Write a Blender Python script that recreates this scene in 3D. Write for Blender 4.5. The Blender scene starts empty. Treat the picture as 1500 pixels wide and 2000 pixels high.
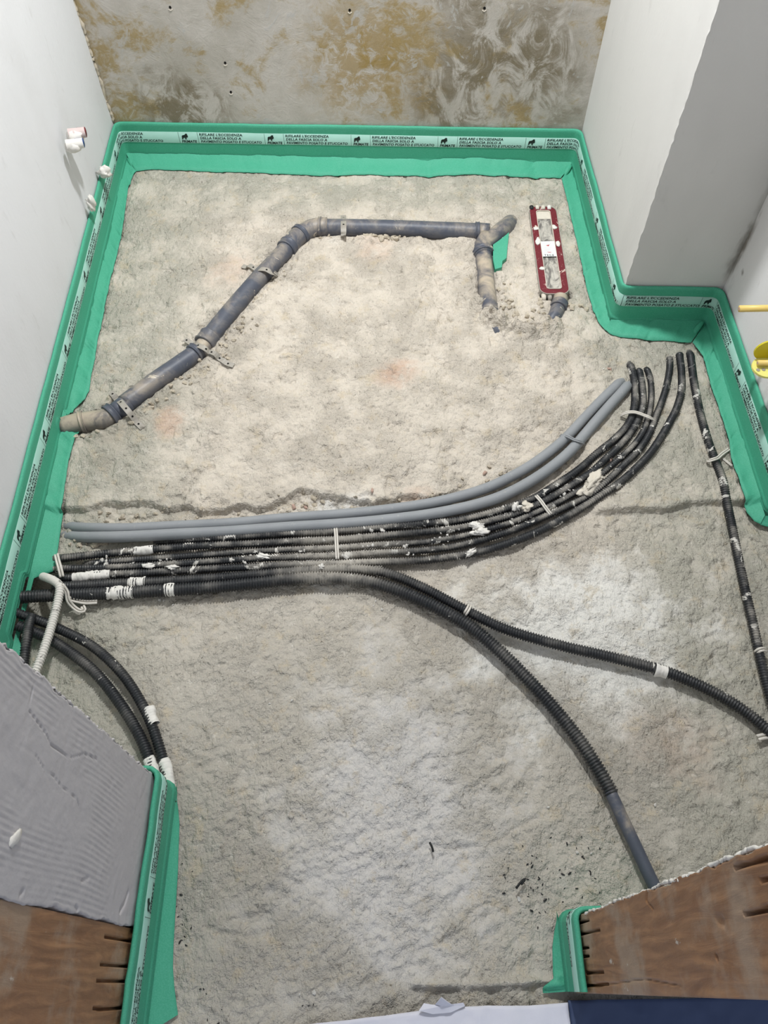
import bpy, math, random
import numpy as np
from mathutils import Vector, Matrix

random.seed(7)
SC = bpy.context.scene
COL = SC.collection

# ---------------------------------------------------------------- camera, light, exposure
cam_d = bpy.data.cameras.new('camera')
cam_d.sensor_fit = 'HORIZONTAL'
cam_d.sensor_width = 36.0
cam_d.lens = 36.0
cam_d.clip_start = 0.02
cam = bpy.data.objects.new('camera', cam_d)
COL.objects.link(cam)
cam.matrix_world = Matrix(((0.99985, 0.017276, 0.0, 0.0),
                           (-0.0147, 0.850755, -0.525356, 0.0),
                           (-0.009076, 0.525278, 0.850882, 1.5),
                           (0, 0, 0, 1)))
SC.camera = cam

world = bpy.data.worlds.new('World')
SC.world = world
world.use_nodes = True
world.node_tree.nodes['Background'].inputs[0].default_value = (0.78, 0.86, 1.0, 1)
world.node_tree.nodes['Background'].inputs[1].default_value = 0.50

def lamp(name, loc, energy, size, color):
    d = bpy.data.lights.new(name, 'AREA')
    d.shape = 'DISK'; d.size = size; d.energy = energy; d.color = color
    o = bpy.data.objects.new(name, d); COL.objects.link(o); o.location = loc
    return o
lamp('ceiling_light', (0.02, 1.82, 2.22), 36, 0.14, (0.955, 0.985, 1.0))

SC.cycles.max_bounces = 5; SC.cycles.diffuse_bounces = 3; SC.cycles.glossy_bounces = 2; SC.cycles.adaptive_threshold = 0.03
SC.view_settings.view_transform = 'Standard'
SC.view_settings.look = 'None'
SC.view_settings.gamma = 1.0
SC.view_settings.use_curve_mapping = False
SC.view_settings.exposure = 0.31

# ---------------------------------------------------------------- numpy noise
_rng = np.random.RandomState(3)
_TAB = _rng.rand(256, 256)
def vnoise(x, y):
    x = np.asarray(x, float); y = np.asarray(y, float)
    xi = np.floor(x).astype(int); yi = np.floor(y).astype(int)
    fx = x - xi; fy = y - yi
    fx = fx*fx*(3-2*fx); fy = fy*fy*(3-2*fy)
    a = _TAB[xi & 255, yi & 255]; b = _TAB[(xi+1) & 255, yi & 255]
    c = _TAB[xi & 255, (yi+1) & 255]; d = _TAB[(xi+1) & 255, (yi+1) & 255]
    return (a*(1-fx)+b*fx)*(1-fy)+(c*(1-fx)+d*fx)*fy - 0.5
def fbm(x, y, s, o=4, g=0.55):
    v = 0; a = 1.0; f = 1.0/s
    for i in range(o):
        v = v + a*vnoise(x*f+17.3*i, y*f+9.1*i); a *= g; f *= 2.03
    return v
def sstep(t):
    t = np.clip(t, 0, 1); return t*t*(3-2*t)
def seg_dist(x, y, pl):
    d = np.full(np.shape(x), 9.0)
    for (a, b) in zip(pl[:-1], pl[1:]):
        ax, ay, bx, by = a[0], a[1], b[0], b[1]
        L2 = (bx-ax)**2+(by-ay)**2+1e-12
        t = np.clip(((x-ax)*(bx-ax)+(y-ay)*(by-ay))/L2, 0, 1)
        d = np.minimum(d, np.hypot(x-ax-t*(bx-ax), y-ay-t*(by-ay)))
    return d

# ---------------------------------------------------------------- object helpers
def tag(o, label=None, cat=None, group=None, kind=None):
    if label: o['label'] = label
    if cat: o['category'] = cat
    if group: o['group'] = group
    if kind: o['kind'] = kind
    return o
def link(name, me, mat=None, parent=None, smooth=True):
    if mat is not None and not me.materials: me.materials.append(mat)
    if smooth: me.polygons.foreach_set('use_smooth', [True]*len(me.polygons))
    o = bpy.data.objects.new(name, me); COL.objects.link(o)
    if parent is not None:
        o.parent = parent
        o.matrix_parent_inverse = parent.matrix_basis.inverted()
    return o
def empty(name, loc=(0, 0, 0)):
    o = bpy.data.objects.new(name, None); COL.objects.link(o); o.location = loc
    o.empty_display_size = 0.05
    return o
class MB:
    def __init__(s): s.v = []; s.f = []
    def add(s, v, f):
        n = len(s.v); s.v += [tuple(p) for p in v]; s.f += [tuple(i+n for i in q) for q in f]; return s
    def box(s, x0, x1, y0, y1, z0, z1):
        return s.add([(x0,y0,z0),(x1,y0,z0),(x1,y1,z0),(x0,y1,z0),(x0,y0,z1),(x1,y0,z1),(x1,y1,z1),(x0,y1,z1)],
                     [(0,3,2,1),(4,5,6,7),(0,1,5,4),(1,2,6,5),(2,3,7,6),(3,0,4,7)])
    def prism(s, poly, z0, z1):
        n = len(poly)
        v = [(p[0], p[1], z0) for p in poly]+[(p[0], p[1], z1) for p in poly]
        f = [tuple(range(n))[::-1], tuple(range(n, 2*n))]+[(i, (i+1) % n, n+(i+1) % n, n+i) for i in range(n)]
        return s.add(v, f)
    def tube(s, path, rad, seg=14, caps=True, flat=1.0):
        P = [Vector(p) for p in path]; n = len(P)
        if not hasattr(rad, '__len__'): rad = [rad]*n
        base = len(s.v); up = Vector((0, 0, 1)); prev = None
        for i in range(n):
            t = (P[min(i+1, n-1)]-P[max(i-1, 0)])
            if t.length < 1e-9: t = prev or Vector((1, 0, 0))
            t.normalize(); prev = t
            a = t.cross(up)
            if a.length < 0.05: a = t.cross(Vector((0, 1, 0)))
            a.normalize(); b = a.cross(t)
            for k in range(seg):
                th = 2*math.pi*k/seg
                s.v.append(tuple(P[i]+a*(math.cos(th)*rad[i])+b*(math.sin(th)*rad[i]*flat)))
        for i in range(n-1):
            for k in range(seg):
                q = base+i*seg; k2 = (k+1) % seg
                s.f.append((q+k, q+k2, q+seg+k2, q+seg+k))
        if caps:
            s.f.append(tuple(base+k for k in range(seg))[::-1]); s.f.append(tuple(base+(n-1)*seg+k for k in range(seg)))
        return s
    def mesh(s, name):
        me = bpy.data.meshes.new(name); me.from_pydata(s.v, [], s.f); me.update(); return me
    def build(s, name, mat, parent=None, smooth=True): return link(name, s.mesh(name), mat, parent, smooth)
def spline(pts, step=0.01):
    P = [Vector(p) for p in pts]; out = []
    P = [P[0]*2-P[1]]+P+[P[-1]*2-P[-2]]
    for i in range(1, len(P)-2):
        n = max(2, int((P[i+1]-P[i]).length/step))
        p0, p1, p2, p3 = P[i-1:i+3]
        for k in range(n):
            t = k/n
            out.append(0.5*((2*p1)+(p2-p0)*t+(2*p0-5*p1+4*p2-p3)*t*t+(3*p1-p0-3*p2+p3)*t**3))
    out.append(P[-2]); return out
def resample(P, step):
    P = [Vector(p) for p in P]; d = [0]
    for a, b in zip(P[:-1], P[1:]): d.append(d[-1]+(b-a).length)
    n = max(2, int(d[-1]/step)); s = np.linspace(0, d[-1], n+1); A = np.array([tuple(p) for p in P])
    return [Vector((np.interp(q, d, A[:, 0]), np.interp(q, d, A[:, 1]), np.interp(q, d, A[:, 2]))) for q in s]
def grid_mesh(name, V, nx, ny, flip=False):
    """V: (ny*nx,3) array, row-major"""
    me = bpy.data.meshes.new(name)
    i = np.arange((ny-1)*(nx-1)); r = i//(nx-1); c = i % (nx-1); a = r*nx+c
    F = np.stack([a, a+1, a+nx+1, a+nx], 1)
    if flip: F = F[:, ::-1]
    me.vertices.add(nx*ny); me.vertices.foreach_set('co', V.astype(np.float32).ravel())
    me.loops.add(F.size); me.loops.foreach_set('vertex_index', F.astype(np.int32).ravel())
    me.polygons.add(len(F)); me.polygons.foreach_set('loop_start', np.arange(0, F.size, 4, dtype=np.int32))
    me.update(calc_edges=True); me.validate()
    return me

# ---------------------------------------------------------------- materials
class NT:
    def __init__(s, name, rough=0.8, spec=0.3):
        s.m = bpy.data.materials.new(name); s.m.use_nodes = True; s.t = s.m.node_tree
        s.b = s.t.nodes['Principled BSDF']
        s.b.inputs['Roughness'].default_value = rough
        s.b.inputs['Specular IOR Level'].default_value = spec
        s._c = None
    def n(s, typ, **k):
        x = s.t.nodes.new(typ)
        for a, v in k.items(): setattr(x, a, v)
        return x
    def l(s, a, b): s.t.links.new(a, b)
    def co(s):
        if s._c is None: s._c = s.n('ShaderNodeTexCoord').outputs['Object']
        return s._c
    def mapped(s, scale, rot=(0, 0, 0)):
        m = s.n('ShaderNodeMapping'); s.l(s.co(), m.inputs[0]); m.inputs['Scale'].default_value = scale; m.inputs['Rotation'].default_value = rot
        return m.outputs[0]
    def noise(s, scale, detail=4, rough=0.55, vec=None, dist=0.0):
        x = s.n('ShaderNodeTexNoise'); s.l(vec or s.co(), x.inputs['Vector'])
        x.inputs['Scale'].default_value = scale; x.inputs['Detail'].default_value = detail
        x.inputs['Roughness'].default_value = rough; x.inputs['Distortion'].default_value = dist
        return x.outputs['Fac']
    def ramp(s, f, a, b, va=0.0, vb=1.0):
        x = s.n('ShaderNodeMapRange'); x.clamp = True; x.interpolation_type = 'SMOOTHSTEP'
        s.l(f, x.inputs[0])
        for i, v in zip((1, 2, 3, 4), (a, b, va, vb)): x.inputs[i].default_value = v
        return x.outputs[0]
    def math(s, op, a, b=None):
        x = s.n('ShaderNodeMath', operation=op)
        for i, q in enumerate((a, b)):
            if q is None: continue
            if isinstance(q, (int, float)): x.inputs[i].default_value = q
            else: s.l(q, x.inputs[i])
        return x.outputs[0]
    def mix(s, fac, a, b):
        x = s.n('ShaderNodeMix', data_type='RGBA')
        if isinstance(fac, (int, float)): x.inputs[0].default_value = fac
        else: s.l(fac, x.inputs[0])
        for i, q in ((6, a), (7, b)):
            if isinstance(q, tuple): x.inputs[i].default_value = q+(1,)
            else: s.l(q, x.inputs[i])
        return x.outputs[2]
    def spot(s, p, r0, r1, scale=(1, 1, 1), warp=None):
        v = s.n('ShaderNodeVectorMath', operation='SUBTRACT'); s.l(s.co(), v.inputs[0]); v.inputs[1].default_value = p
        m = s.n('ShaderNodeVectorMath', operation='MULTIPLY'); s.l(v.outputs[0], m.inputs[0]); m.inputs[1].default_value = scale
        d = s.n('ShaderNodeVectorMath', operation='LENGTH'); s.l(m.outputs[0], d.inputs[0]); q = d.outputs['Value']
        if warp is not None: q = s.math('ADD', q, s.math('MULTIPLY', s.math('SUBTRACT', warp, 0.5), 2.2*r1))
        return s.ramp(q, r0, r1, 1.0, 0.0)
    def upness(s, a=0.2, b=0.9):
        g = s.n('ShaderNodeNewGeometry'); x = s.n('ShaderNodeSeparateXYZ'); s.l(g.outputs['Normal'], x.inputs[0])
        return s.ramp(x.outputs[2], a, b)
    def color(s, c):
        if isinstance(c, tuple): s.b.inputs['Base Color'].default_value = c+(1,)
        else: s.l(c, s.b.inputs['Base Color'])
        return s
    def bump(s, h, dist=0.002, strength=1.0):
        b = s.n('ShaderNodeBump'); b.inputs['Distance'].default_value = dist; b.inputs['Strength'].default_value = strength
        s.l(h, b.inputs['Height']); s.l(b.outputs[0], s.b.inputs['Normal']); return s

def srgb(r, g, b):
    return tuple((c/255/12.92 if c/255 <= 0.04045 else ((c/255+0.055)/1.055)**2.4) for c in (r, g, b))

def M_floor():
    t = NT('screed', 0.95, 0.12)
    n1 = t.noise(2.2, 3, 0.6); n2 = t.noise(9, 4, 0.68); n3 = t.noise(55, 4, 0.75); n4 = t.noise(170, 2, 0.6); n5 = t.noise(24, 4, 0.7)
    sep = t.n('ShaderNodeSeparateXYZ'); t.l(t.co(), sep.inputs[0])
    front = t.ramp(t.math('ADD', sep.outputs[1], t.math('MULTIPLY', t.math('SUBTRACT', n1, 0.5), 0.5)), 0.45, 1.0, 1.0, 0.0)
    back = t.mix(t.ramp(n2, 0.35, 0.68), srgb(209, 199, 185), srgb(186, 177, 164))
    frnt = t.mix(t.ramp(n1, 0.35, 0.65), srgb(190, 183, 171), srgb(172, 166, 155))
    c = t.mix(front, back, frnt)
    # darker greenish grey along the walls
    edge = t.math('MAXIMUM', t.ramp(t.math('ABSOLUTE', t.math('ADD', sep.outputs[0], -0.02)), 0.42, 0.62), t.ramp(sep.outputs[1], 1.9, 2.08))
    c = t.mix(t.math('MULTIPLY', edge, t.ramp(n2, 0.3, 0.6, 0.3, 0.8)), c, srgb(172, 169, 156))
    # damp grey dirt around the drain pipe
    for p, r1 in (((-0.66, 1.19, 0), 0.11), ((-0.55, 1.27, 0), 0.07), ((-0.38, 1.42, 0), 0.05), ((-0.68, 1.08, 0), 0.06), ((0.05, 1.88, 0), 0.04)):
        c = t.mix(t.math('MULTIPLY', t.spot(p, 0.01, r1, (1, 1, 0), n2), 0.55), c, srgb(150, 144, 130))
    # pale lime dust, and a paler patch in the middle of the front
    for p, r0, r1, sc, k, col in (((0.42, 0.62, 0), 0.08, 0.32, (1, 1.3, 0), 0.75, (230, 228, 222)), ((-0.09, 0.80, 0), 0.02, 0.10, (0.7, 1.2, 0), 0.8, (228, 225, 218)),
                         ((0.0, 0.26, 0), 0.05, 0.30, (1.1, 0.8, 0), 0.6, (214, 211, 209)), ((-0.12, 0.93, 0), 0.01, 0.06, (0.6, 1.2, 0), 0.7, (224, 222, 218))):
        c = t.mix(t.math('MULTIPLY', t.spot(p, r0, r1, sc, n2), k), c, srgb(*col))
    # reddish brick dust stains
    for p, r, k in (((0.03, 1.335, 0), 0.075, 0.45), ((-0.53, 1.19, 0), 0.06, 0.35), ((0.55, 0.40, 0), 0.12, 0.16),
                    ((0.09, 0.93, 0), 0.07, 0.35), ((-0.43, 1.74, 0), 0.10, 0.2), ((-0.02, 1.80, 0), 0.09, 0.2)):
        c = t.mix(t.math('MULTIPLY', t.math('MULTIPLY', t.spot(p, 0.005, r, (1, 1, 0), n2), t.ramp(n5, 0.3, 0.6, 0.3, 1)), k), c, srgb(186, 128, 92))
    # yellowish sand showing through
    c = t.mix(t.ramp(n5, 0.54, 0.70, 0, 0.45), c, srgb(196, 180, 152))
    c = t.mix(t.ramp(n5, 0.44, 0.30, 0, 0.35), c, srgb(216, 209, 198))
    # speckle, and small pit shadows painted as dark specks, in rougher and smoother patches
    pat = t.ramp(n2, 0.36, 0.62, 0.25, 1.0)
    c = t.mix(t.math('MULTIPLY', t.ramp(n3, 0.57, 0.70, 0, 0.55), pat), c, srgb(140, 132, 120))
    c = t.mix(t.ramp(n3, 0.41, 0.26, 0, 0.5), c, srgb(226, 220, 209))
    c = t.mix(t.math('MULTIPLY', t.ramp(n4, 0.63, 0.74, 0, 0.75), pat), c, srgb(98, 92, 84))
    t.color(c)
    an = t.noise(60, 3, 0.7, t.mapped((1.0, 0.45, 1.0), (0, 0, 0.6)))
    h = t.math('MULTIPLY', t.math('ADD', an, n3), t.ramp(n2, 0.36, 0.62, 0.55, 1.0))
    return t.bump(h, 0.012, 0.9).m
def M_plaster(name, col, dirt, amp=0.3, bump=0.0015, stains=()):
    t = NT(name, 0.75, 0.25)
    n1 = t.noise(3, 3, 0.6, t.mapped((1, 1, 0.6))); n2 = t.noise(26, 3, 0.65, t.mapped((1, 1, 0.35), (0.4, 0.3, 0))); n3 = t.noise(140, 2)
    c = t.mix(t.ramp(n1, 0.4, 0.75, 0, amp), col, dirt)
    c = t.mix(t.ramp(n2, 0.62, 0.72, 0, amp*0.8), c, dirt)
    for p, r1, sc, k in stains: c = t.mix(t.math('MULTIPLY', t.spot(p, 0.0, r1, sc, n2), k), c, srgb(112, 104, 94))
    t.color(c)
    return t.bump(t.math('ADD', n2, t.math('MULTIPLY', n3, 0.5)), bump, 0.6).m
def M_backwall():
    t = NT('stained_render', 0.8, 0.25)
    co = t.mapped((1, 1, 1.15))
    w = t.noise(6, 5, 0.6, co); big = t.noise(4.2, 7, 0.68, co, 0.4); fine = t.noise(28, 6, 0.72, co, 0.6)
    strk = t.noise(13, 6, 0.72, t.mapped((1.0, 1, 0.75), (0, 0.9, 0)), 0.9)
    c = t.mix(t.ramp(w, 0.35, 0.65), srgb(194, 188, 180), srgb(176, 170, 160))
    och = t.math('MULTIPLY', t.ramp(big, 0.50, 0.60), t.ramp(fine, 0.36, 0.56, 0.25, 1.0))
    c = t.mix(t.math('MULTIPLY', och, 0.85), c, srgb(158, 136, 88))
    # dark mould towards the right and in the lower left corner
    md = t.math('MAXIMUM', t.spot((0.33, 2.2, 0.30), 0.05, 0.36, (1, 0, 1.1), big), t.spot((-0.62, 2.25, 0.18), 0.02, 0.20, (0.8, 0, 1.3), big))
    md = t.math('MULTIPLY', md, t.ramp(strk, 0.40, 0.56))
    c = t.mix(t.math('MULTIPLY', md, 0.85), c, srgb(112, 100, 74))
    bl = t.math('MULTIPLY', t.spot((-0.03, 2.2, 0.33), 0.05, 0.24, (1, 0, 1.0), big), t.ramp(fine, 0.4, 0.55))
    c = t.mix(t.math('MULTIPLY', bl, 0.7), c, srgb(156, 130, 72))
    # pale skim patches swept over the stains
    c = t.mix(t.ramp(strk, 0.60, 0.66, 0, 0.75), c, srgb(182, 180, 176))
    c = t.mix(t.ramp(t.noise(120, 3, 0.6), 0.7, 0.8, 0, 0.5), c, srgb(222, 216, 204))
    t.color(c)
    return t.bump(t.math('ADD', strk, t.math('MULTIPLY', fine, 0.7)), 0.004, 0.55).m
def M_green():
    t = NT('green_fleece', 0.62, 0.3)
    n = t.noise(7, 3); g = t.noise(420, 2, 0.6)
    c = t.mix(n, srgb(64, 158, 126), srgb(76, 166, 136))
    c = t.mix(t.ramp(g, 0.35, 0.75, 0, 0.5), c, srgb(96, 180, 152))
    return t.color(c).bump(t.math('ADD', g, t.math('MULTIPLY', n, 3.0)), 0.0006, 0.5).m
def M_flat(name, col, rough=0.6, spec=0.3, var=0.12, sc=30, bump=0.0):
    t = NT(name, rough, spec)
    n = t.noise(sc, 4, 0.6)
    t.color(t.mix(n, tuple(c*(1-var) for c in col), tuple(min(1, c*(1+var)) for c in col)))
    if bump: t.bump(n, bump, 0.6)
    return t.m
def M_conduit(name, dust, splash):
    t = NT(name, 0.42, 0.45)
    n = t.noise(14, 4, 0.6); f = t.noise(75, 5, 0.7); s = t.noise(30, 4, 0.6, None, 0.8); b = t.noise(7, 2)
    up = t.upness(0.35, 0.98)
    c = t.mix(n, (0.012, 0.013, 0.015), (0.032, 0.034, 0.038))
    du = t.math('MULTIPLY', t.math('MULTIPLY', up, t.ramp(n, 0.42, 0.70)), dust)
    du = t.math('ADD', du, t.math('MULTIPLY', t.spot((-0.09, 0.80, 0.02), 0.03, 0.14, (0.8, 1.2, 0), n), 0.75))
    c = t.mix(t.math('MINIMUM', t.math('MULTIPLY', du, t.ramp(f, 0.25, 0.55, 0.35, 1)), 1.0), c, srgb(176, 170, 160))
    th = 0.72-0.17*splash
    sp = t.math('MULTIPLY', t.ramp(s, th, th+0.03), t.ramp(b, 0.40, 0.5))
    c = t.mix(sp, c, srgb(214, 210, 202))
    c = t.mix(t.math('MULTIPLY', t.ramp(f, 0.70, 0.73), up), c, srgb(220, 217, 210))
    t.color(c)
    t.l(t.ramp(t.math('ADD', sp, du), 0, 0.8, 0.42, 0.9), t.b.inputs['Roughness'])
    return t.m
def M_drain(name, base, dust, th=0.5):
    t = NT(name, 0.45, 0.4)
    n = t.noise(11, 5, 0.65, None, 0.5); f = t.noise(60, 5, 0.7); k = t.noise(24, 4, 0.65, None, 1.0)
    c = t.mix(f, tuple(q*0.8 for q in base), tuple(q*1.25 for q in base))
    up = t.upness(0.1, 1.0)
    d = t.math('MULTIPLY', t.ramp(n, th-0.12, th+0.16), t.ramp(up, 0, 1, 0.35, 1.0))
    c = t.mix(t.math('MULTIPLY', d, dust), c, srgb(186, 172, 152))
    c = t.mix(t.ramp(k, 0.66, 0.69, 0, 0.9), c, srgb(206, 194, 174))
    t.color(c); return t.bump(t.math('ADD', k, f), 0.001, 0.5).m
def M_wood():
    t = NT('old_wood', 0.5, 0.35)
    v = t.mapped((9, 9, 1.1)); g = t.noise(6, 6, 0.65, v, 1.4)
    wv = t.n('ShaderNodeTexWave', wave_type='BANDS', bands_direction='Y'); t.l(t.mapped((14, 14, 2.2)), wv.inputs[0])
    wv.inputs['Scale'].default_value = 1.6; wv.inputs['Distortion'].default_value = 9; wv.inputs['Detail'].default_value = 4
    n = t.noise(7, 5, 0.65); k = t.noise(32, 5, 0.7, t.mapped((1, 1, 0.5)))
    c = t.mix(t.ramp(g, 0.3, 0.7), srgb(138, 98, 68), srgb(172, 128, 90))
    c = t.mix(t.math('MULTIPLY', wv.outputs['Fac'], 0.35), c, srgb(104, 72, 50))
    c = t.mix(t.ramp(n, 0.48, 0.64, 0, 0.7), c, srgb(170, 150, 130))
    c = t.mix(t.ramp(k, 0.66, 0.71, 0, 0.8), c, srgb(206, 198, 188))
    t.color(c); return t.bump(t.math('ADD', g, k), 0.0015, 0.6).m

MAT = dict(
    floor=M_floor(),
    white=M_plaster('white_plaster', srgb(223, 223, 225), srgb(202, 201, 201), 0.5),
    pier=M_plaster('grey_plaster', srgb(218, 216, 213), srgb(200, 198, 195), 0.5, 0.001, (((0.874, 1.50, 0.22), 0.03, (1, 1, 0.25), 0.8), ((0.874, 1.5, 0.40), 0.022, (1, 1, 0.2), 0.5))),
    niche=M_plaster('niche_plaster', srgb(226, 224, 223), srgb(204, 201, 199), 0.5, 0.0015, (((0.874, 1.50, 0.24), 0.03, (1, 1, 0.2), 0.9), ((0.874, 1.45, 0.22), 0.012, (1, 1, 1), 0.7))),
    mauve=M_plaster('skim_plaster', srgb(194, 190, 191), srgb(178, 174, 176), 0.4, 0.0012),
    back=M_backwall(),
    green=M_green(),
    band=M_flat('printed_film', srgb(156, 198, 184), 0.35, 0.4, 0.04),
    ink=M_flat('black_print', (0.012, 0.02, 0.018), 0.5, 0.3, 0.2),
    cond_d=M_conduit('dusty_black_conduit', 0.85, 0.75),
    cond_c=M_conduit('black_conduit', 0.25, 0.30),
    cond_w=None,
    drain=M_drain('blue_grey_pipe', srgb(80, 84, 95), 0.6, 0.56),
    drain_d=M_drain('mortared_pipe', srgb(78, 82, 94), 1.0, 0.47),
    elbow=M_drain('pale_elbow', srgb(84, 84, 88), 0.9, 0.42),
    grey=None,
    strap=M_flat('galvanised_strap', srgb(158, 152, 142), 0.5, 0.5, 0.25, 60),
    dark=M_flat('dark_hole', (0.015, 0.014, 0.013), 0.9, 0.1),
    red=None,
    film=None,
    paper=M_flat('white_paper', srgb(232, 232, 230), 0.6, 0.3, 0.03),
    redink=M_flat('red_print', srgb(190, 40, 50), 0.6),
    mortar=M_flat('mortar', srgb(212, 204, 190), 0.95, 0.1, 0.15, 60, 0.002),
    limecrust=M_flat('lime_crust', srgb(226, 222, 215), 0.9, 0.1, 0.08, 60, 0.002),
    stone=M_flat('rubble', srgb(188, 177, 159), 0.95, 0.1, 0.25, 12, 0.001),
    chip=M_flat('black_chip', (0.02, 0.02, 0.02), 0.6),
    cord=M_flat('white_cord', srgb(216, 210, 200), 0.55, 0.3, 0.12, 80),
    yellow=M_flat('yellow_sheath', srgb(236, 205, 120), 0.4, 0.4, 0.08),
    lemon_lit=M_flat('lit_yellow_plastic', srgb(232, 226, 130), 0.4, 0.4, 0.1),  # same plastic as the upright plate; light on the foot plate painted paler
    lemon=M_flat('yellow_plastic', srgb(206, 192, 40), 0.3, 0.5, 0.08),
    wood=M_wood(),
    blue=M_flat('shaded_sheet', srgb(62, 74, 104), 0.6, 0.3, 0.15, 14),  # shade on the white sheet, put into a dark blue base colour
    sheet=M_flat('white_sheet', srgb(214, 213, 222), 0.6, 0.3, 0.06, 18, 0.002),
    pinkpipe=M_flat('pink_pipe', srgb(206, 188, 184), 0.5, 0.3, 0.15),
    redbore=M_flat('red_bore', srgb(120, 40, 52), 0.5),
    bluebore=M_flat('blue_bore', srgb(64, 86, 140), 0.5),
    brick=M_flat('brick', srgb(186, 158, 144), 0.9, 0.1, 0.2, 30, 0.001),
    concrete=M_flat('concrete_slab', srgb(150, 142, 132), 0.9, 0.1),
)
def _grey():
    t = NT('grey_ribbed_pipe', 0.6, 0.3)
    n = t.noise(12, 4); f = t.noise(80, 4, 0.7)
    c = t.mix(n, srgb(132, 135, 138), srgb(158, 160, 162)); c = t.mix(t.ramp(f, 0.6, 0.75, 0, 0.5), c, srgb(188, 184, 176))
    return t.color(c).m
MAT['grey'] = _grey()
def _cw():
    t = NT('lime_coated_conduit', 0.8, 0.2)
    n = t.noise(40, 4, 0.6, None, 0.7)
    return t.color(t.mix(t.ramp(n, 0.60, 0.68), srgb(216, 212, 204), srgb(70, 68, 66))).m
MAT['cond_w'] = _cw()
def _red():
    t = NT('red_rim', 0.45, 0.4)
    n = t.noise(28, 5, 0.65, None, 0.6); f = t.noise(220, 4, 0.7)
    c = t.mix(f, srgb(98, 28, 38), srgb(122, 38, 48)); c = t.mix(t.ramp(n, 0.62, 0.66), c, srgb(222, 204, 190)); c = t.mix(t.ramp(f, 0.62, 0.7, 0, 0.6), c, srgb(200, 170, 160))
    return t.color(c).m
MAT['red'] = _red()
def _film():
    t = NT('smeared_cover_film', 0.3, 0.5)
    n = t.noise(26, 5, 0.65, t.mapped((1.5, 0.7, 1)), 1.5)
    return t.color(t.mix(t.ramp(n, 0.38, 0.62), srgb(112, 108, 104), srgb(196, 190, 180))).bump(n, 0.002, 0.5).m
MAT['film'] = _film()

# ---------------------------------------------------------------- plan of the room (metres)
WL0, WL1 = (-0.781, 0.316), (-0.811, 2.272)
WR1 = (0.619, 2.192)
PC = (0.625, 1.513)
PW = (0.874, 1.500)
RC = (0.873, 0.905)
JL, JLF, JLW = -0.410, 0.318, 0.086      # left jamb face, its far edge, plaster/wood border
JR, JRF, JRN = 0.300, 0.090, -0.014      # right jamb face, far edge, near edge
CEIL = 2.5

# ---------------------------------------------------------------- floor relief
EDGE = [(-0.8196,0.9637,0),(-0.7644,0.9556,0),(-0.6736,0.9454,0),(-0.5919,0.9521,0),(-0.4954,0.939,0),(-0.3887,0.934,0),(-0.2713,0.94,0),(-0.1901,0.9748,0),(-0.1302,0.9637,0),(-0.0588,0.9384,0),(0.0125,0.965,0),(0.0954,0.9591,0),(0.1558,0.9763,0),(0.1868,0.9928,0),(0.2313,1.0238,0),(0.3072,1.0562,0),(0.4341,1.0913,0)]
EDGE2 = [(0.5733,0.9117,0),(0.6313,0.9092,0),(0.7002,0.9299,0),(0.7891,0.9323,0),(0.8831,0.9317,0),(1.0001,0.9293,0)]
BERM = [(0.2835,1.5807,0),(0.2991,1.5181,0),(0.3306,1.487,0),(0.3907,1.4724,0),(0.4264,1.4847,0),(0.4488,1.4993,0)]
CRACKS = [
    ([(0.0341,2.1563,0),(0.0293,2.0629,0),(0.0259,1.9543,0)], 0.003, 0.004),
    ([(0.0652,2.112,0),(0.1205,2.1029,0),(0.1905,2.0759,0),(0.2555,2.1043,0),(0.3114,2.1078,0),(0.3685,2.124,0)], 0.004, 0.005),
    ([(-0.7224,2.167,0),(-0.655,2.1446,0),(-0.577,2.163,0)], 0.004, 0.003),
    ([(-0.2771,1.9623,0),(-0.2156,1.9654,0)], 0.004, 0.003),
    ([(0.4417,0.7785,0),(0.4555,0.7594,0),(0.4494,0.7347,0)], 0.003, 0.002), ([(0.4555,0.7594,0),(0.4794,0.7689,0)], 0.003, 0.002), ([(0.4323,0.7536,0),(0.4555,0.7594,0),(0.4692,0.7404,0)], 0.003, 0.002),
    ([(0.0776,0.2165,0),(0.119,0.2107,0),(0.17,0.2133,0),(0.2083,0.2265,0),(0.2237,0.2402,0),(0.2678,0.2571,0)], 0.004, 0.005),
    ([(0.023,0.0905,0),(0.0312,0.0711,0),(0.041,0.0496,0),(0.0744,0.059,0),(0.1192,0.0774,0)], 0.004, 0.004),
    ([(-0.3214,0.0919,0),(-0.2851,0.082,0),(-0.2317,0.0735,0)], 0.005, 0.005),
    ([(-0.0562,0.0016,0),(-0.022,0.0156,0),(0.0299,0.0296,0),(0.0557,0.0292,0)], 0.004, 0.004),
    ([(0.1667,0.1199,0),(0.2022,0.1169,0),(0.2108,0.1136,0)], 0.003, 0.003),
    ([(0.6242,0.4107,0),(0.6122,0.3478,0)], 0.003, 0.003),
    ([(-0.0793,0.6259,0),(0.0052,0.5682,0),(0.0455,0.5133,0)], 0.02, 0.002),
    ([(-0.17,0.759,0),(-0.0362,0.6953,0),(0.0931,0.6515,0),(0.2179,0.5977,0)], 0.02, 0.002),
    ([(0.2279,1.6939,0),(0.1978,1.6738,0),(0.2288,1.6019,0),(0.2595,1.5422,0)], 0.004, 0.003), ([(0.1574,1.7272,0),(0.2359,1.7041,0)], 0.003, 0.003), ([(0.1643,1.5836,0),(0.2089,1.6225,0),(0.2191,1.5626,0)], 0.003, 0.003), ([(0.1376,1.6142,0),(0.1761,1.5442,0)], 0.003, 0.003),
    ([(0.6918,1.9602,0),(0.5676,1.9517,0),(0.3968,1.9327,0)], 0.004, 0.003),
]
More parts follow.
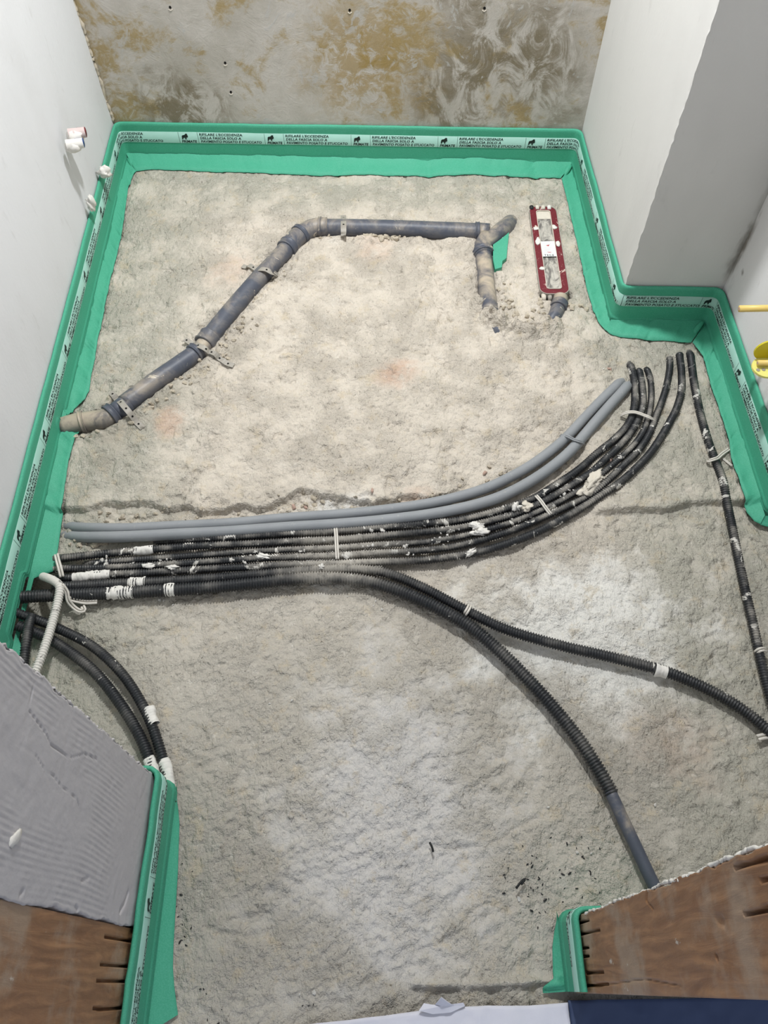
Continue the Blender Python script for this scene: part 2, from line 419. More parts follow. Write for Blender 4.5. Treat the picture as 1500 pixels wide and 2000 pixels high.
RIDGES = [
    ([(0.1715,1.6642,0),(0.1982,1.68,0),(0.2336,1.6709,0)], 0.004, 0.004), ([(0.1812,1.6333,0),(0.2064,1.5826,0)], 0.004, 0.004), ([(0.2174,1.6426,0),(0.1982,1.5631,0)], 0.004, 0.004), ([(0.1432,1.5842,0),(0.1848,1.5733,0),(0.2281,1.592,0)], 0.004, 0.004),
    ([(0.1569,1.7166,0),(0.2298,1.7211,0)], 0.004, 0.005), ([(0.2359,1.6018,0),(0.2664,1.6312,0)], 0.004, 0.003), ([(0.1344,1.5452,0),(0.1752,1.5288,0)], 0.004, 0.003), ([(0.1708,1.7058,0),(0.1698,1.6336,0)], 0.004, 0.003),
    ([(0.0358,0.0024,0),(0.08,0.0003,0),(0.1651,0.0005,0),(0.225,0.0032,0),(0.2677,0.004,0)], 0.006, 0.012),
    ([(0.1053,0.2957,0),(0.1654,0.3317,0),(0.2163,0.3592,0)], 0.006, 0.003),
    ([(-0.3006,0.0608,0),(-0.2551,0.1466,0),(-0.185,0.1867,0)], 0.03, 0.003),
    ([(0.1637,0.0845,0),(0.2093,0.0994,0),(0.2385,0.1228,0)], 0.008, 0.004),
    ([(0.4008,1.6895,0),(0.4039,1.7855,0),(0.421,1.8743,0),(0.4569,1.9904,0)], 0.006, 0.004),
    ([(-0.6163,0.6358,0),(-0.5292,0.6285,0),(-0.4533,0.6214,0)], 0.006, 0.002),
]
WALLPL = [WL0, WL1, WR1, PC, PW, RC, (1.35, 0.89)]
ENDPIT = [(0.4572,1.6104,0),(0.5117,1.6151,0)]
PIT = [(-0.7959,0.761,0),(-0.7527,0.7577,0),(-0.7504,0.727,0),(-0.7511,0.6909,0),(-0.7796,0.6914,0)]
DRAIN_LINE = [(-0.7484,1.1824,0.02),(-0.671,1.2063,0.02),(-0.6281,1.2542,0.02),(-0.4798,1.4129,0.02),(-0.2663,1.8005,0.02),(-0.2107,1.8838,0.02),(-0.151,1.8983,0.02),(0.2834,1.8732,0.02),(0.317,1.8296,0.02),(0.3011,1.7642,0.02),(0.2919,1.54,0.02)]
_ex = np.array([p[0] for p in EDGE]); _ey = np.array([p[1] for p in EDGE])
_fx = np.array([p[0] for p in EDGE2]); _fy = np.array([p[1] for p in EDGE2])
def floor_h(x, y):
    x = np.asarray(x, float); y = np.asarray(y, float)
    fr = sstep((0.95-y)/0.4)
    h = 0.008*fbm(x, y, 0.30, 3)
    rd = np.abs(fbm(x+3, y, 0.075, 5, 0.6))
    h = h+0.0075*(1-0.45*fr)*rd*(0.8+1.1*vnoise(x/0.35+2, y/0.35))-0.002
    # trowel / broom drag, stretched obliquely in the front half
    u = 0.82*x+0.57*y; w = -0.57*x+0.82*y
    h = h+0.0046*fr*fbm(u*0.50+0.02*fbm(x, y, 0.1, 2), w, 0.013, 3, 0.7)*(0.75+1.3*vnoise(x/0.22, y/0.22+4))
    h = h+0.0034*(1-0.35*fr)*fbm(x, y+7, 0.014, 3, 0.65)
    h = h-0.005*sstep((fbm(x+1, y+3, 0.045, 3, 0.6)-0.30)/0.12)*(1-0.5*fr)
    je = 0.022*fbm(x, y*0.5, 0.07, 3, 0.55)+0.006*fbm(x, y, 0.012, 2)
    ye = np.interp(x, _ex, _ey)+je
    k1 = sstep((y-ye)/0.006)*sstep((0.22-x)/0.12)
    k2 = sstep((y-np.interp(x, _fx, _fy)-je*0.3)/0.008)*sstep((x-0.46)/0.05)
    k3 = sstep((y-1.02)/0.25)*sstep((x-0.10)/0.12)*sstep((0.55-x)/0.1)
    st = np.maximum(np.maximum(k1, k2), k3)
    h = h+0.019*st
    # crumbly strip just below the broken edge
    h = h+np.exp(-((y-ye+0.03)/0.03)**2)*sstep((0.25-x)/0.1)*0.012*fbm(x, y, 0.02, 3, 0.7)
    h = h+0.026*np.exp(-(seg_dist(x, y, BERM)/0.028)**2)*(1+1.4*fbm(x, y, 0.02, 3))
    dd = seg_dist(x, y, DRAIN_LINE)
    h = h+0.010*np.exp(-((dd-0.040)/0.018)**2)*(0.7+1.6*fbm(x, y, 0.03, 4, 0.65))-0.010*np.exp(-(dd/0.024)**2)
    for pl, w, d in CRACKS: h = h-d*np.exp(-((seg_dist(x, y, pl)+0.004*fbm(x, y, 0.02, 2))/w)**2)
    for pl, w, d in RIDGES: h = h+d*np.exp(-(seg_dist(x, y, pl)/w)**2)*(1+0.8*fbm(x, y, 0.03, 2))
    h = h-0.022*sstep((0.022-seg_dist(x, y, ENDPIT))/0.012)
    h = h-0.007*sstep((0.060-seg_dist(x, y, WALLPL))/0.03)
    h = h-0.045*sstep((0.034-seg_dist(x, y, PIT))/0.022)
    return h-0.006
FST = 0.0035
FXS = np.arange(-0.90, 1.46, FST); FYS = np.arange(-0.16, 2.32, FST)
_FX, _FY = np.meshgrid(FXS, FYS); FZ = floor_h(_FX, _FY)
def fz(x, y):
    i = min(max(int(round((x-FXS[0])/FST)), 0), len(FXS)-1); j = min(max(int(round((y-FYS[0])/FST)), 0), len(FYS)-1)
    return float(FZ[j, i])

def fzmax(x, y):
    i = min(max(int(round((x-FXS[0])/FST)), 2), len(FXS)-3); j = min(max(int(round((y-FYS[0])/FST)), 2), len(FYS)-3)
    return float(FZ[j-2:j+3, i-2:i+3].max())
def build_floor():
    V = np.stack([_FX, _FY, FZ], -1).reshape(-1, 3)
    o = link('floor', grid_mesh('floor', V, len(FXS), len(FYS)), MAT['floor'])
    tag(o, 'rough beige and grey cement screed floor with exposed pipes', kind='structure')
    MB().box(-1.4, 1.5, -1.6, 2.5, -0.16, -0.07).build('floor', MAT['concrete'], None, False)['kind'] = 'structure'
build_floor()

# ---------------------------------------------------------------- walls
def wall_prism(name, poly, mat, label, jit=(), z0=-0.04, z1=CEIL, nz=1, amp=0.0):
    n = len(poly); m = MB(); zs = np.linspace(z0, z1, nz+1)
    for z in zs:
        for i, p in enumerate(poly):
            j = (amp*(random.random()-0.5), amp*(random.random()-0.5)) if i in jit else (0, 0)
            m.v.append((p[0]+j[0], p[1]+j[1], z))
    for k in range(nz):
        for i in range(n):
            a = k*n+i; b = k*n+(i+1) % n
            m.f.append((a, b, b+n, a+n))
    m.f.append(tuple(range(n))[::-1]); m.f.append(tuple(nz*n+i for i in range(n)))
    o = m.build(name, mat, None, False)
    return tag(o, label, kind='structure')

# left wall with the pipe opening at its foot
def lx(y): return WL0[0]+(WL1[0]-WL0[0])*(y-WL0[1])/(WL1[1]-WL0[1])
m = MB()
for (y0, y1, z0) in ((0.316, 0.60, -0.04), (0.60, 0.785, 0.06), (0.785, 1.13, -0.04), (1.13, 1.20, 0.055), (1.20, 2.35, -0.04)):
    m.prism([(lx(y0), y0), (lx(y1), y1), (-0.95, y1), (-0.95, y0)], z0, CEIL)
m.box(-0.95, -0.90, 0.60, 0.785, -0.04, 0.06); m.box(-0.95, -0.90, 1.13, 1.20, -0.04, 0.055)
tag(m.build('wall_left', MAT['white'], None, False), 'white plastered left wall', kind='structure')
wall_prism('wall_back', [(-0.95, 2.2797), (0.80, 2.1819), (0.80, 2.36), (-0.95, 2.36)], MAT['back'], 'stained grey and ochre back wall')
wall_prism('wall_right', [WR1, (PC[0], PC[1]+0.006), PC, (PC[0]+0.006, PC[1]), PW, (1.0, 1.5), (1.0, 2.3), (0.70, 2.3)][::-1], MAT['pier'], 'white plastered pier on the right', jit=(5,), nz=220, amp=0.0030, z0=-0.04)
wall_prism('wall_niche', [(PW[0], 1.56), (RC[0], RC[1]), (1.5, 0.885), (1.5, 1.56)], MAT['niche'], 'white wall beside the pier')
wall_prism('wall_far', [(1.45, 0.90), (1.45, 0.05), (1.55, 0.05), (1.55, 0.90)], MAT['white'], 'side wall of the recess')
MB().box(-0.95, 1.55, 0.06, 2.36, CEIL, CEIL+0.06).build('ceiling', MAT['white'], None, False)['kind'] = 'structure'

m = MB(); P = []
for i in range(140):
    z = 0.13+i*0.006; P.append((WL1[0]+0.003+0.012*float(fbm(np.array([z]), np.array([1.0]), 0.06, 3)[0]), WL1[1]-0.004, z))
m.tube(P, [0.003+0.004*random.random() for _ in P], 6).build('plaster_edge', MAT['stone'], bpy.data.objects['wall_left'])

# plaster reveal on the left: height field over (y, z)
def face_field(name, x0, sgn, y0, y1, z0, z1, step, dfun, mat, jit_far=0.0, depth=0.05, parent=None, jit_near=0.0):
    ny = int((y1-y0)/step)+1; nz = int((z1-z0)/step)+1
    Yg, Zg = np.meshgrid(np.linspace(y0, y1, ny), np.linspace(z0, z1, nz))
    D = dfun(Yg, Zg)
    if jit_far: Yg = Yg+jit_far*fbm(Zg, 0*Zg+3, 0.02, 3)*sstep((Yg-y1+0.012)/0.012)
    if jit_near: Yg = Yg+jit_near*fbm(Zg, 0*Zg+8, 0.03, 3)*sstep((y0+0.012-Yg)/0.012)
    V = np.stack([np.full_like(Yg, x0)-sgn*D, Yg, Zg], -1)
    # wrap: add an inner column on both y sides so the piece has real thickness
    L = V[:, :1].copy(); L[..., 0] -= sgn*depth; R = V[:, -1:].copy(); R[..., 0] -= sgn*depth
    V = np.concatenate([L, V, R, L], 1)
    me = grid_mesh(name, V.reshape(-1, 3), ny+3, nz, flip=(sgn < 0))
    return link(name, me, mat, parent)
def mauve_d(Y, Z):
    rip = 0.00045*np.sin(2*math.pi*(Y+0.01*fbm(Y, Z, 0.2, 2))/0.0075)
    msk = np.clip(2.6*(fbm(Y, Z, 0.11, 3)+0.16), 0, 1)*sstep((Z-0.1)/0.2)
    d = rip*msk+0.0012*fbm(Y, Z, 0.08, 3)+0.0006*fbm(Y, Z, 0.012, 2)
    for pl, w, q in (([(-0.41,0.3093,0.6368),(-0.41,0.2751,0.6396),(-0.41,0.2643,0.5802),(-0.41,0.2559,0.5591),(-0.41,0.2566,0.5077),(-0.41,0.2578,0.49),(-0.41,0.2731,0.4499),(-0.41,0.2787,0.4001)], 0.0007, 0.0022),
                     ([(-0.41,0.2349,0.6449),(-0.41,0.2347,0.5945),(-0.41,0.2267,0.5669),(-0.41,0.2254,0.5336),(-0.41,0.2195,0.5047),(-0.41,0.2155,0.4474),(-0.41,0.2085,0.4338)], 0.0006, 0.0018),
                     ([(-0.41,0.1024,0.1954),(-0.41,0.114,0.1808),(-0.41,0.1292,0.1703)], 0.0035, 0.004), ([(-0.41,0.1254,0.3775),(-0.41,0.1302,0.3559)], 0.002, 0.002),
                     ([(-0.41,0.0945,0.3835),(-0.41,0.0905,0.3736)], 0.002, 0.003), ([(-0.41,0.0934,0.5577),(-0.41,0.0966,0.5511)], 0.002, 0.003)):
        d = d+q*np.exp(-(seg_dist(Y, Z, [(p[1], p[2]) for p in pl])/w)**2)
    return d
jl = wall_prism('wall_partition', [(-0.96, 0.312), (JL-0.02, 0.312), (JL-0.02, -0.09), (-0.96, -0.09)][::-1], MAT['white'], 'left partition wall of the doorway')
face_field('plaster_reveal', JL, 1, JLW, JLF, -0.02, 1.25, 0.0022, mauve_d, MAT['mauve'], 0.006, 0.03, jl, 0.006)
# crumbling plaster bead along the far edge of the reveal
m = MB(); P = []
for i in range(150):
    z = 0.13+i*0.0065; P.append((JL-0.003+0.003*(random.random()-0.5), JLF+0.001+0.004*(random.random()-0.5), z))
m.tube(P, [0.0016+0.0016*random.random() for _ in P], 6)
m.build('plaster_edge', MAT['mauve'], jl)

wr = wall_prism('wall_partition_right', [(JR+0.025, 0.084), (1.56, 0.084), (1.56, JRN-0.0), (JR+0.025, JRN-0.0)][::-1], MAT['white'], 'right partition wall of the doorway')

# wooden boards of the old door frame, with saw cuts
def slots(d, Y, Z, lst, w=0.0016, q=0.010):
    for pl in lst:
        d = d+q*sstep((w*1.7-seg_dist(Y, Z, [(p[1], p[2]) for p in pl]))/(w*0.9))
    return d
CUT_L = [[(-0.41,0.0669,0.2419),(-0.41,0.0666,0.0996)], [(-0.41,0.0325,0.2435),(-0.41,0.0321,0.0978)], [(-0.41,0.0127,0.248),(-0.41,0.013,0.0704)], [(-0.41,-0.0204,0.2448),(-0.41,-0.0224,0.176),(-0.41,-0.021,0.088)]]
CUT_R = [[(0.3,0.0819,0.0352),(0.3,0.0809,0.1804)], [(0.3,0.0663,0.0622),(0.3,0.0646,0.24)], [(0.3,0.0465,0.104),(0.3,0.046,0.1556)], [(0.3,0.0346,0.1032),(0.3,0.0346,0.1511)],
         [(0.3,0.0131,0.1141),(0.3,0.0129,0.2287)], [(0.3,-0.0037,-0.0178),(0.3,-0.0044,0.083),(0.3,-0.002,0.2426)], [(0.3,0.0829,0.7652),(0.3,0.0825,0.804),(0.3,0.082,0.8342)], [(0.3,0.0478,0.7623),(0.3,0.0476,0.7912),(0.3,0.0486,0.812)], [(0.3,0.0686,0.8114),(0.3,0.0686,0.8253)]]
def wood_l(Y, Z): return slots(0.0012*fbm(Y, Z*0.3, 0.02, 3), Y, Z, CUT_L, 0.0014)
def wood_r(Y, Z):
    d = slots(0.0016*fbm(Y, Z*0.3, 0.02, 3), Y, Z, CUT_R, 0.0013)
    for pl, w, q in (([(0.3,-0.002,0.2426),(0.3,0.0028,0.4315),(0.3,-0.004,0.5597)], 0.0006, 0.003), ([(0.3,0.0891,0.5017),(0.3,0.0806,0.4895),(0.3,0.071,0.5099)], 0.0015, 0.002), ([(0.3,0.0454,0.7094),(0.3,0.0482,0.6984)], 0.004, 0.003),
                     ([(0.3,0.0181,0.6782),(0.3,0.0173,0.6789)], 0.0018, 0.008)):
        d = d+q*np.exp(-(seg_dist(Y, Z, [(p[1], p[2]) for p in pl])/w)**2)
    return d
b = face_field('wooden_frame_board', JL-0.002, 1, -0.09, JLW-0.002, -0.02, 1.25, 0.0018, wood_l, MAT['wood'], 0, 0.025)
tag(b, 'brown old wooden board below the mauve plaster in the lower left corner', 'board')
b = face_field('wooden_frame_board', JR, -1, JRN, JRF, 0.02, 1.25, 0.0016, wood_r, MAT['wood'], 0.004, 0.022)
tag(b, 'brown worn wooden board with dark saw cuts in the lower right corner', 'board')
m = MB(); P = []
for i in range(170):
    z = 0.15+i*0.006; P.append((JR+0.003+0.002*(random.random()-0.5), JRF+0.0015+0.003*float(fbm(np.array([z]), np.array([2.0]), 0.05, 3)[0])+0.0015*(random.random()-0.5), z))
m.tube(P, [0.0018+0.0012*random.random() for _ in P], 6)
m.build('plaster_edge', MAT['limecrust'], wr)

# ---------------------------------------------------------------- green perimeter strip
def off(p, q, d):
    """line p->q shifted d to its right"""
    t = (Vector(q)-Vector(p)).normalized(); n = Vector((t.y, -t.x)); return Vector(p)+n*d, Vector(q)+n*d
def isect(a, b, c, d):
    a, b, c, d = map(Vector, (a, b, c, d)); r = b-a; s = d-c
    t = ((c-a).x*s.y-(c-a).y*s.x)/(r.x*s.y-r.y*s.x); return a+r*t
def offset_poly(pl, d):
    L = [off(a, b, d) for a, b in zip(pl[:-1], pl[1:])]
    out = [L[0][0]]+[isect(L[i][0], L[i][1], L[i+1][0], L[i+1][1]) for i in range(len(L)-1)]+[L[-1][1]]
    return out
def round_poly(pl, r, k=7):
    out = [Vector(pl[0])]
    for i in range(1, len(pl)-1):
        p = Vector(pl[i]); a = (Vector(pl[i-1])-p).normalized(); b = (Vector(pl[i+1])-p).normalized()
        t_ = p-Vector(pl[i-1]); u_ = Vector(pl[i+1])-p
        q = r if t_.x*u_.y-t_.y*u_.x < 0 else min(r, 0.011)      # tighter round on outside corners
        s, e = p+a*q, p+b*q
        for j in range(k+1):
            t = j/k; out.append(s*(1-t)**2+p*2*t*(1-t)+e*t*t)
    out.append(Vector(pl[-1])); return out
class Path:
    def __init__(s, pl, r, step=0.006):
        P = [(p.x, p.y, 0) for p in round_poly(pl, r)]
        Q = resample(P, step); s.p = np.array([(q.x, q.y) for q in Q])
        d = np.hypot(*np.diff(s.p, axis=0).T); s.s = np.concatenate([[0], np.cumsum(d)]); s.L = s.s[-1]
        t = np.gradient(s.p, axis=0); t /= np.linalg.norm(t, axis=1)[:, None]; s.nm = np.stack([t[:, 1], -t[:, 0]], 1)
    def at(s, q, n=0.0):
        q = np.asarray(q, float); out = []
        for c in (0, 1): out.append(np.interp(q, s.s, s.p[:, c])+np.asarray(n)*np.interp(q, s.s, s.nm[:, c]))
        return np.stack(out, -1)
    def find(s, xy): return float(s.s[np.argmin(np.hypot(s.p[:, 0]-xy[0], s.p[:, 1]-xy[1]))])
HB0, HB1 = 0.070, 0.106      # printed band heights
PROF = [(0.0125, 0.0), (0.0125, 0.012), (0.0142, 0.0155), (0.0112, 0.0185), (0.0138, 0.0220), (0.0104, 0.0265), (0.0100, 0.032), (0.0092, 0.07), (0.0090, 0.107), (0.0098, 0.124), (0.0094, 0.130),
        (0.0070, 0.134), (0.0035, 0.134), (0.0012, 0.131), (0.0006, 0.110), (0.0006, 0.02), (0.0006, 0.0)]
def sweep(path, prof, name, mat, parent, cut=None, wob=0.0):
    n = len(path.s); k = len(prof); V = np.zeros((n, k+1, 3))
    for j, (a, h) in enumerate(prof+[prof[0]]):
        ww = wob*fbm(path.s*1.0, 0*path.s+1.7, 0.16, 3)*(h/0.13)**2+0*path.s
        xy = path.p+path.nm*(a+np.abs(ww)*0.6)[:, None]; V[:, j, :2] = xy
        hh = np.full(n, h)
        if cut is not None:
            c = cut(path); hh = c+h*(0.134-c)/0.134
        V[:, j, 2] = hh+(0.003*fbm(path.s, 0*path.s+5, 0.3, 3) if h > 0.12 else 0)
    return link(name, grid_mesh(name, V.reshape(-1, 3), k+1, n, flip=True), mat, parent)

_label = None
def label_mesh():
    """one repeat of the printed text in (s, h) space"""
    m = MB()
    def text(txt, s0, h0, width, height, weight=0.02):
        cu = bpy.data.curves.new('t', 'FONT'); cu.body = txt; cu.size = 1.0; cu.offset = weight; cu.resolution_u = 2; cu.shear = 0.15
        o = bpy.data.objects.new('t', cu); COL.objects.link(o)
        bpy.context.view_layer.update()
        me = bpy.data.meshes.new_from_object(o.evaluated_get(bpy.context.evaluated_depsgraph_get()))
        co = np.array([v.co[:] for v in me.vertices]); mn = co.min(0); mx = co.max(0)
        sc = width/(mx[0]-mn[0]); sh = height/(mx[1]-mn[1])
        m.add([(s0+(c[0]-mn[0])*sc, h0+(c[1]-mn[1])*sh, 0) for c in co], [tuple(p.vertices) for p in me.polygons])
        bpy.data.objects.remove(o); bpy.data.curves.remove(cu); bpy.data.meshes.remove(me)
    text('PRIMATE', 0.0, 0.0015, 0.047, 0.0085, 0.03)
    g = [(0.0, 0.0), (0.16, 0.0), (0.20, 0.18), (0.34, 0.30), (0.50, 0.26), (0.52, 0.0), (0.70, 0.0), (0.72, 0.30), (0.86, 0.34), (0.98, 0.44), (1.0, 0.62), (0.92, 0.78),
         (0.96, 0.92), (0.84, 1.0), (0.68, 0.98), (0.58, 0.84), (0.40, 0.74), (0.20, 0.72), (0.06, 0.60), (0.02, 0.36)]
    m.add([(0.002+x*0.020, 0.0125+y*0.019, 0) for x, y in g], [tuple(range(len(g)))])
    text('RIFILARE L\'ECCEDENZA', 0.058, 0.0255, 0.134, 0.0082)
    text('DELLA FASCIA SOLO A', 0.059, 0.0140, 0.128, 0.0082)
    text('PAVIMENTO POSATO E STUCCATO', 0.060, 0.0025, 0.190, 0.0082)
    for s in (-0.007, 0.0525): m.add([(s, 0, 0), (s+0.0007, 0, 0), (s+0.0007, 0.036, 0), (s, 0.036, 0)], [(0, 1, 2, 3)])
    return m
LBL = label_mesh()
def print_labels(path, band, starts, hb=HB0, nrm=0.0107, wob=0.006):
    co = np.array(LBL.v)
    for s0 in starts:
        s = co[:, 0]+s0; keep = (s > 0.002) & (s < path.L-0.002)
        fs = [f for f in LBL.f if all(keep[i] for i in f)]
        if not fs: continue
        used = sorted({i for f in fs for i in f}); mp = {i: k for k, i in enumerate(used)}
        su = s[used]; hu = hb+co[used, 1]
        ww = np.abs(wob*fbm(su, 0*su+1.7, 0.16, 3)*(hu/0.13)**2)*0.6
        xy = path.at(su, nrm+ww)
        V = [(xy[k, 0], xy[k, 1], hb+co[i, 1]) for k, i in enumerate(used)]
        MB().add(V, [tuple(mp[i] for i in f) for f in fs]).build('lettering', MAT['ink'], band, False)

def flange(name, parent, crease, outer, axis, lift=None, n=None, rise=0.010):
    """crease: (p0, p1); outer: list of xy running the same way; axis: 0 -> y as function of x, 1 -> x as function of y"""
    p0, p1 = Vector(crease[0][:2]), Vector(crease[1][:2])
    n = n or max(6, int((p1-p0).length/0.004)); O = np.array([(q[0], q[1]) for q in outer])
    a = O[:, axis]; o = np.argsort(a, kind='stable'); a = a[o]; bv = O[:, 1-axis][o]
    lo, hi = outer[0][axis], outer[-1][axis]
    rows = 5; V = np.zeros((n+1, 2*rows, 3))
    for i in range(n+1):
        u = i/n; c = p0.lerp(p1, u); av = lo+(hi-lo)*u; other = np.interp(av, a, bv)
        q = Vector((other, av)) if axis == 1 else Vector((av, other))
        for j in range(rows):
            w = j/(rows-1); p = c.lerp(q, w)
            zf = max(fz(p.x, p.y)+0.0028, -0.002)
            z = rise*(1-w)**1.4+max(fzmax(p.x, p.y)+0.003, -0.001)
            if lift: z += lift(p.x, p.y, w)
            V[i, j] = (p.x, p.y, z); V[i, 2*rows-1-j] = (p.x, p.y, z-0.0016)
    V = np.concatenate([V, V[:, :1]], 1)
    return link(name, grid_mesh(name, V.reshape(-1, 3), 2*rows+1, n+1, flip=True), MAT['green'], parent)

WALLS = [WL0, WL1, WR1, PC, PW, RC, (1.35, 0.890)]
strip = empty('perimeter_strip', (-0.15, 2.24, 0))
tag(strip, 'long green waterproofing strip with printed band around the room walls', 'sealing strip')
main = Path(WALLS, 0.030)
def cut_main(path):
    y = path.p[:, 1]; left = path.p[:, 0] < -0.7
    c = 0.022*sstep((y-0.615)/0.012)*sstep((0.775-y)/0.012)+0.030*sstep((y-1.150)/0.01)*sstep((1.19-y)/0.01)
    return np.where(left, c, 0)
sweep(main, PROF, 'upstand', MAT['green'], strip, cut_main, 0.006)
band = sweep(main, [(0.0102, HB0), (0.0102, HB1), (0.0085, HB1), (0.0085, HB0)], 'printed_band', MAT['band'], strip, None, 0.006)
band['label'] = 'pale printed band with black lettering'
PITCH = 0.2675
s_ref = main.find([(-0.6071,2.18,0.1383)][0])
print_labels(main, band, [s_ref-0.008+k*PITCH-(0.042 if k < 0 else 0.0)-(0.025 if k in (5, 6, 7) else 0.036 if k > 7 else 0.0) for k in range(-9, 16)])
CR = offset_poly(WALLS, 0.0122)
OUT_L = [(-0.7613,0.5532,0.004),(-0.7548,0.6061,0.004),(-0.7516,0.6714,0.004),(-0.7548,0.6999,0.004),(-0.7653,0.756,0.004),(-0.7644,0.7721,0.004),(-0.7268,0.7903,0.004),(-0.7312,0.8326,0.004),(-0.738,0.9098,0.004),(-0.745,1.0254,0.004),(-0.7496,1.0787,0.004),(-0.746,1.1289,0.004),(-0.7394,1.1789,0.004),(-0.7743,1.1892,0.004),(-0.7699,1.2377,0.004),(-0.7456,1.2653,0.004),(-0.7419,1.2937,0.004),(-0.7476,1.4036,0.004),(-0.7524,1.4898,0.004),(-0.7539,1.5527,0.004),(-0.759,1.7035,0.004),(-0.7573,1.8503,0.004),(-0.764,1.9938,0.004),(-0.7724,2.1042,0.004),(-0.7709,2.1549,0.004),(-0.7604,2.1908,0.004)]
OUT_B = [(-0.7604,2.1908,0.004),(-0.7096,2.1972,0.004),(-0.6436,2.1876,0.004),(-0.4812,2.1778,0.004),(-0.2871,2.1647,0.004),(-0.1822,2.1514,0.004),(-0.0621,2.1584,0.004),(0.0982,2.1514,0.004),(0.2578,2.1418,0.004),(0.4167,2.1323,0.004),(0.5658,2.1256,0.004)]
OUT_R = [(0.5686,2.123,0.004),(0.5688,2.0551,0.004),(0.5719,1.8813,0.004),(0.5718,1.7484,0.004),(0.5717,1.6153,0.004),(0.5764,1.5459,0.004),(0.584,1.5072,0.004),(0.5955,1.4767,0.004)]
OUT_P = [(0.5955,1.4767,0.004),(0.6066,1.4615,0.004),(0.6355,1.4478,0.004),(0.7058,1.4332,0.004),(0.7625,1.4264,0.004),(0.8113,1.4216,0.004)]
OUT_W = [(0.8136,1.4197,0.004),(0.8309,1.3724,0.004),(0.8256,1.277,0.004),(0.8303,1.2056,0.004),(0.83,1.1526,0.004),(0.8293,1.0997,0.004),(0.8217,1.0544,0.004),(0.8241,0.9599,0.004),(0.8279,0.9069,0.004),(0.8391,0.8835,0.004),(0.85,0.8765,0.004)]
OUT_N = [(0.85,0.8765,0.004),(0.8646,0.8709,0.004),(0.9318,0.8641,0.004),(1.0919,0.8609,0.004)]
OUT_L = [p for p in OUT_L if not (0.625 < p[1] < 0.773)]
OUT_L += [(CR[0].x-0.001, 0.772), (CR[0].x-0.001, 0.630)]; OUT_L.append((CR[0].x+0.014, CR[0].y)); OUT_L.sort(key=lambda p: p[1])
flange('floor_flange', strip, (CR[0], CR[1]), OUT_L, 1)
flange('floor_flange', strip, (CR[1], CR[2]), OUT_B, 0, None, None, 0.024)
flange('floor_flange', strip, (CR[2], CR[3]), OUT_R, 1)
flange('floor_flange', strip, (CR[3], CR[4]), OUT_P, 0, None, None, 0.018)
flange('floor_flange', strip, (CR[4], CR[5]), OUT_W, 1, lambda x, y, w: 0.003)
flange('floor_flange', strip, (CR[5], CR[6]), OUT_N, 0)
# folded corner pleats
def pleat(p, q, r=0.008):
    m = MB(); P = spline([p, ((p[0]+q[0])/2, (p[1]+q[1])/2, (p[2]+q[2])/2+0.006), q], 0.006)
    m.tube(P, [r*(0.5+0.6*math.sin(math.pi*min(1, i/(len(P)-1)*0.9+0.1))) for i in range(len(P))], 10, True, 0.7); m.build('corner_pleat', MAT['green'], strip)
pleat((CR[1].x+0.004, CR[1].y-0.004, 0.020), (CR[1].x+0.030, CR[1].y-0.050, 0.005))
pleat((CR[2].x-0.004, CR[2].y-0.004, 0.020), (CR[2].x-0.028, CR[2].y-0.040, 0.005))
pleat((CR[4].x-0.010, CR[4].y-0.006, 0.030), (CR[4].x-0.045, CR[4].y-0.045, 0.006), 0.007)

# strip on the left jamb
js = empty('jamb_strip', (JL, 0.12, 0))
tag(js, 'green waterproofing strip at the foot of the mauve plaster jamb', 'sealing strip')
jw = [(JL+0.001, -0.06), (JL+0.001, JLF+0.004), (-0.50, JLF+0.004)]
jp = Path(jw, 0.016)
sweep(jp, PROF, 'upstand', MAT['green'], js, None, 0.016)
jb = sweep(jp, [(0.0106, HB0), (0.0106, HB1), (0.0085, HB1), (0.0085, HB0)], 'printed_band', MAT['band'], js, None, 0.016)
print_labels(jp, jb, [-0.10, 0.1675], HB0, 0.0112, 0.016)
jc = offset_poly(jw, 0.0122)
flange('floor_flange', js, (jc[0], jc[1]), [(-0.3521,-0.0347,0.004),(-0.3627,0.0024,0.004),(-0.3691,0.0318,0.004),(-0.3721,0.0618,0.004),(-0.3756,0.116,0.004),(-0.3794,0.181,0.004),(-0.3864,0.2582,0.004),(-0.3917,0.285,0.004),(-0.4016,0.3106,0.004)], 1)
# strip on the right jamb
ks = empty('jamb_strip', (JR, 0.04, 0))
tag(ks, 'short green waterproofing strip wrapped around the foot of the right wooden board', 'sealing strip')
kw = [(JR+0.20, JRF+0.004), (JR-0.002, JRF+0.004), (JR-0.002, JRN+0.002)]
kp = Path(kw, 0.016, 0.004)
sweep(kp, PROF, 'upstand', MAT['green'], ks, None, 0.01)
kb = sweep(kp, [(0.0106, HB0), (0.0106, HB1), (0.0085, HB1), (0.0085, HB0)], 'printed_band', MAT['band'], ks, None, 0.01)
print_labels(kp, kb, [0.02], HB0, 0.0112, 0.01)
kc = offset_poly(kw, 0.0122)
flange('floor_flange', ks, (kc[1], kc[2]), [(0.2917,0.0854,0.004),(0.2802,0.0779,0.004),(0.2733,0.052,0.004),(0.2703,0.0223,0.004),(0.2673,0.0062,0.004),(0.2489,-0.0051,0.004),(0.2495,-0.0137,0.004)], 1)

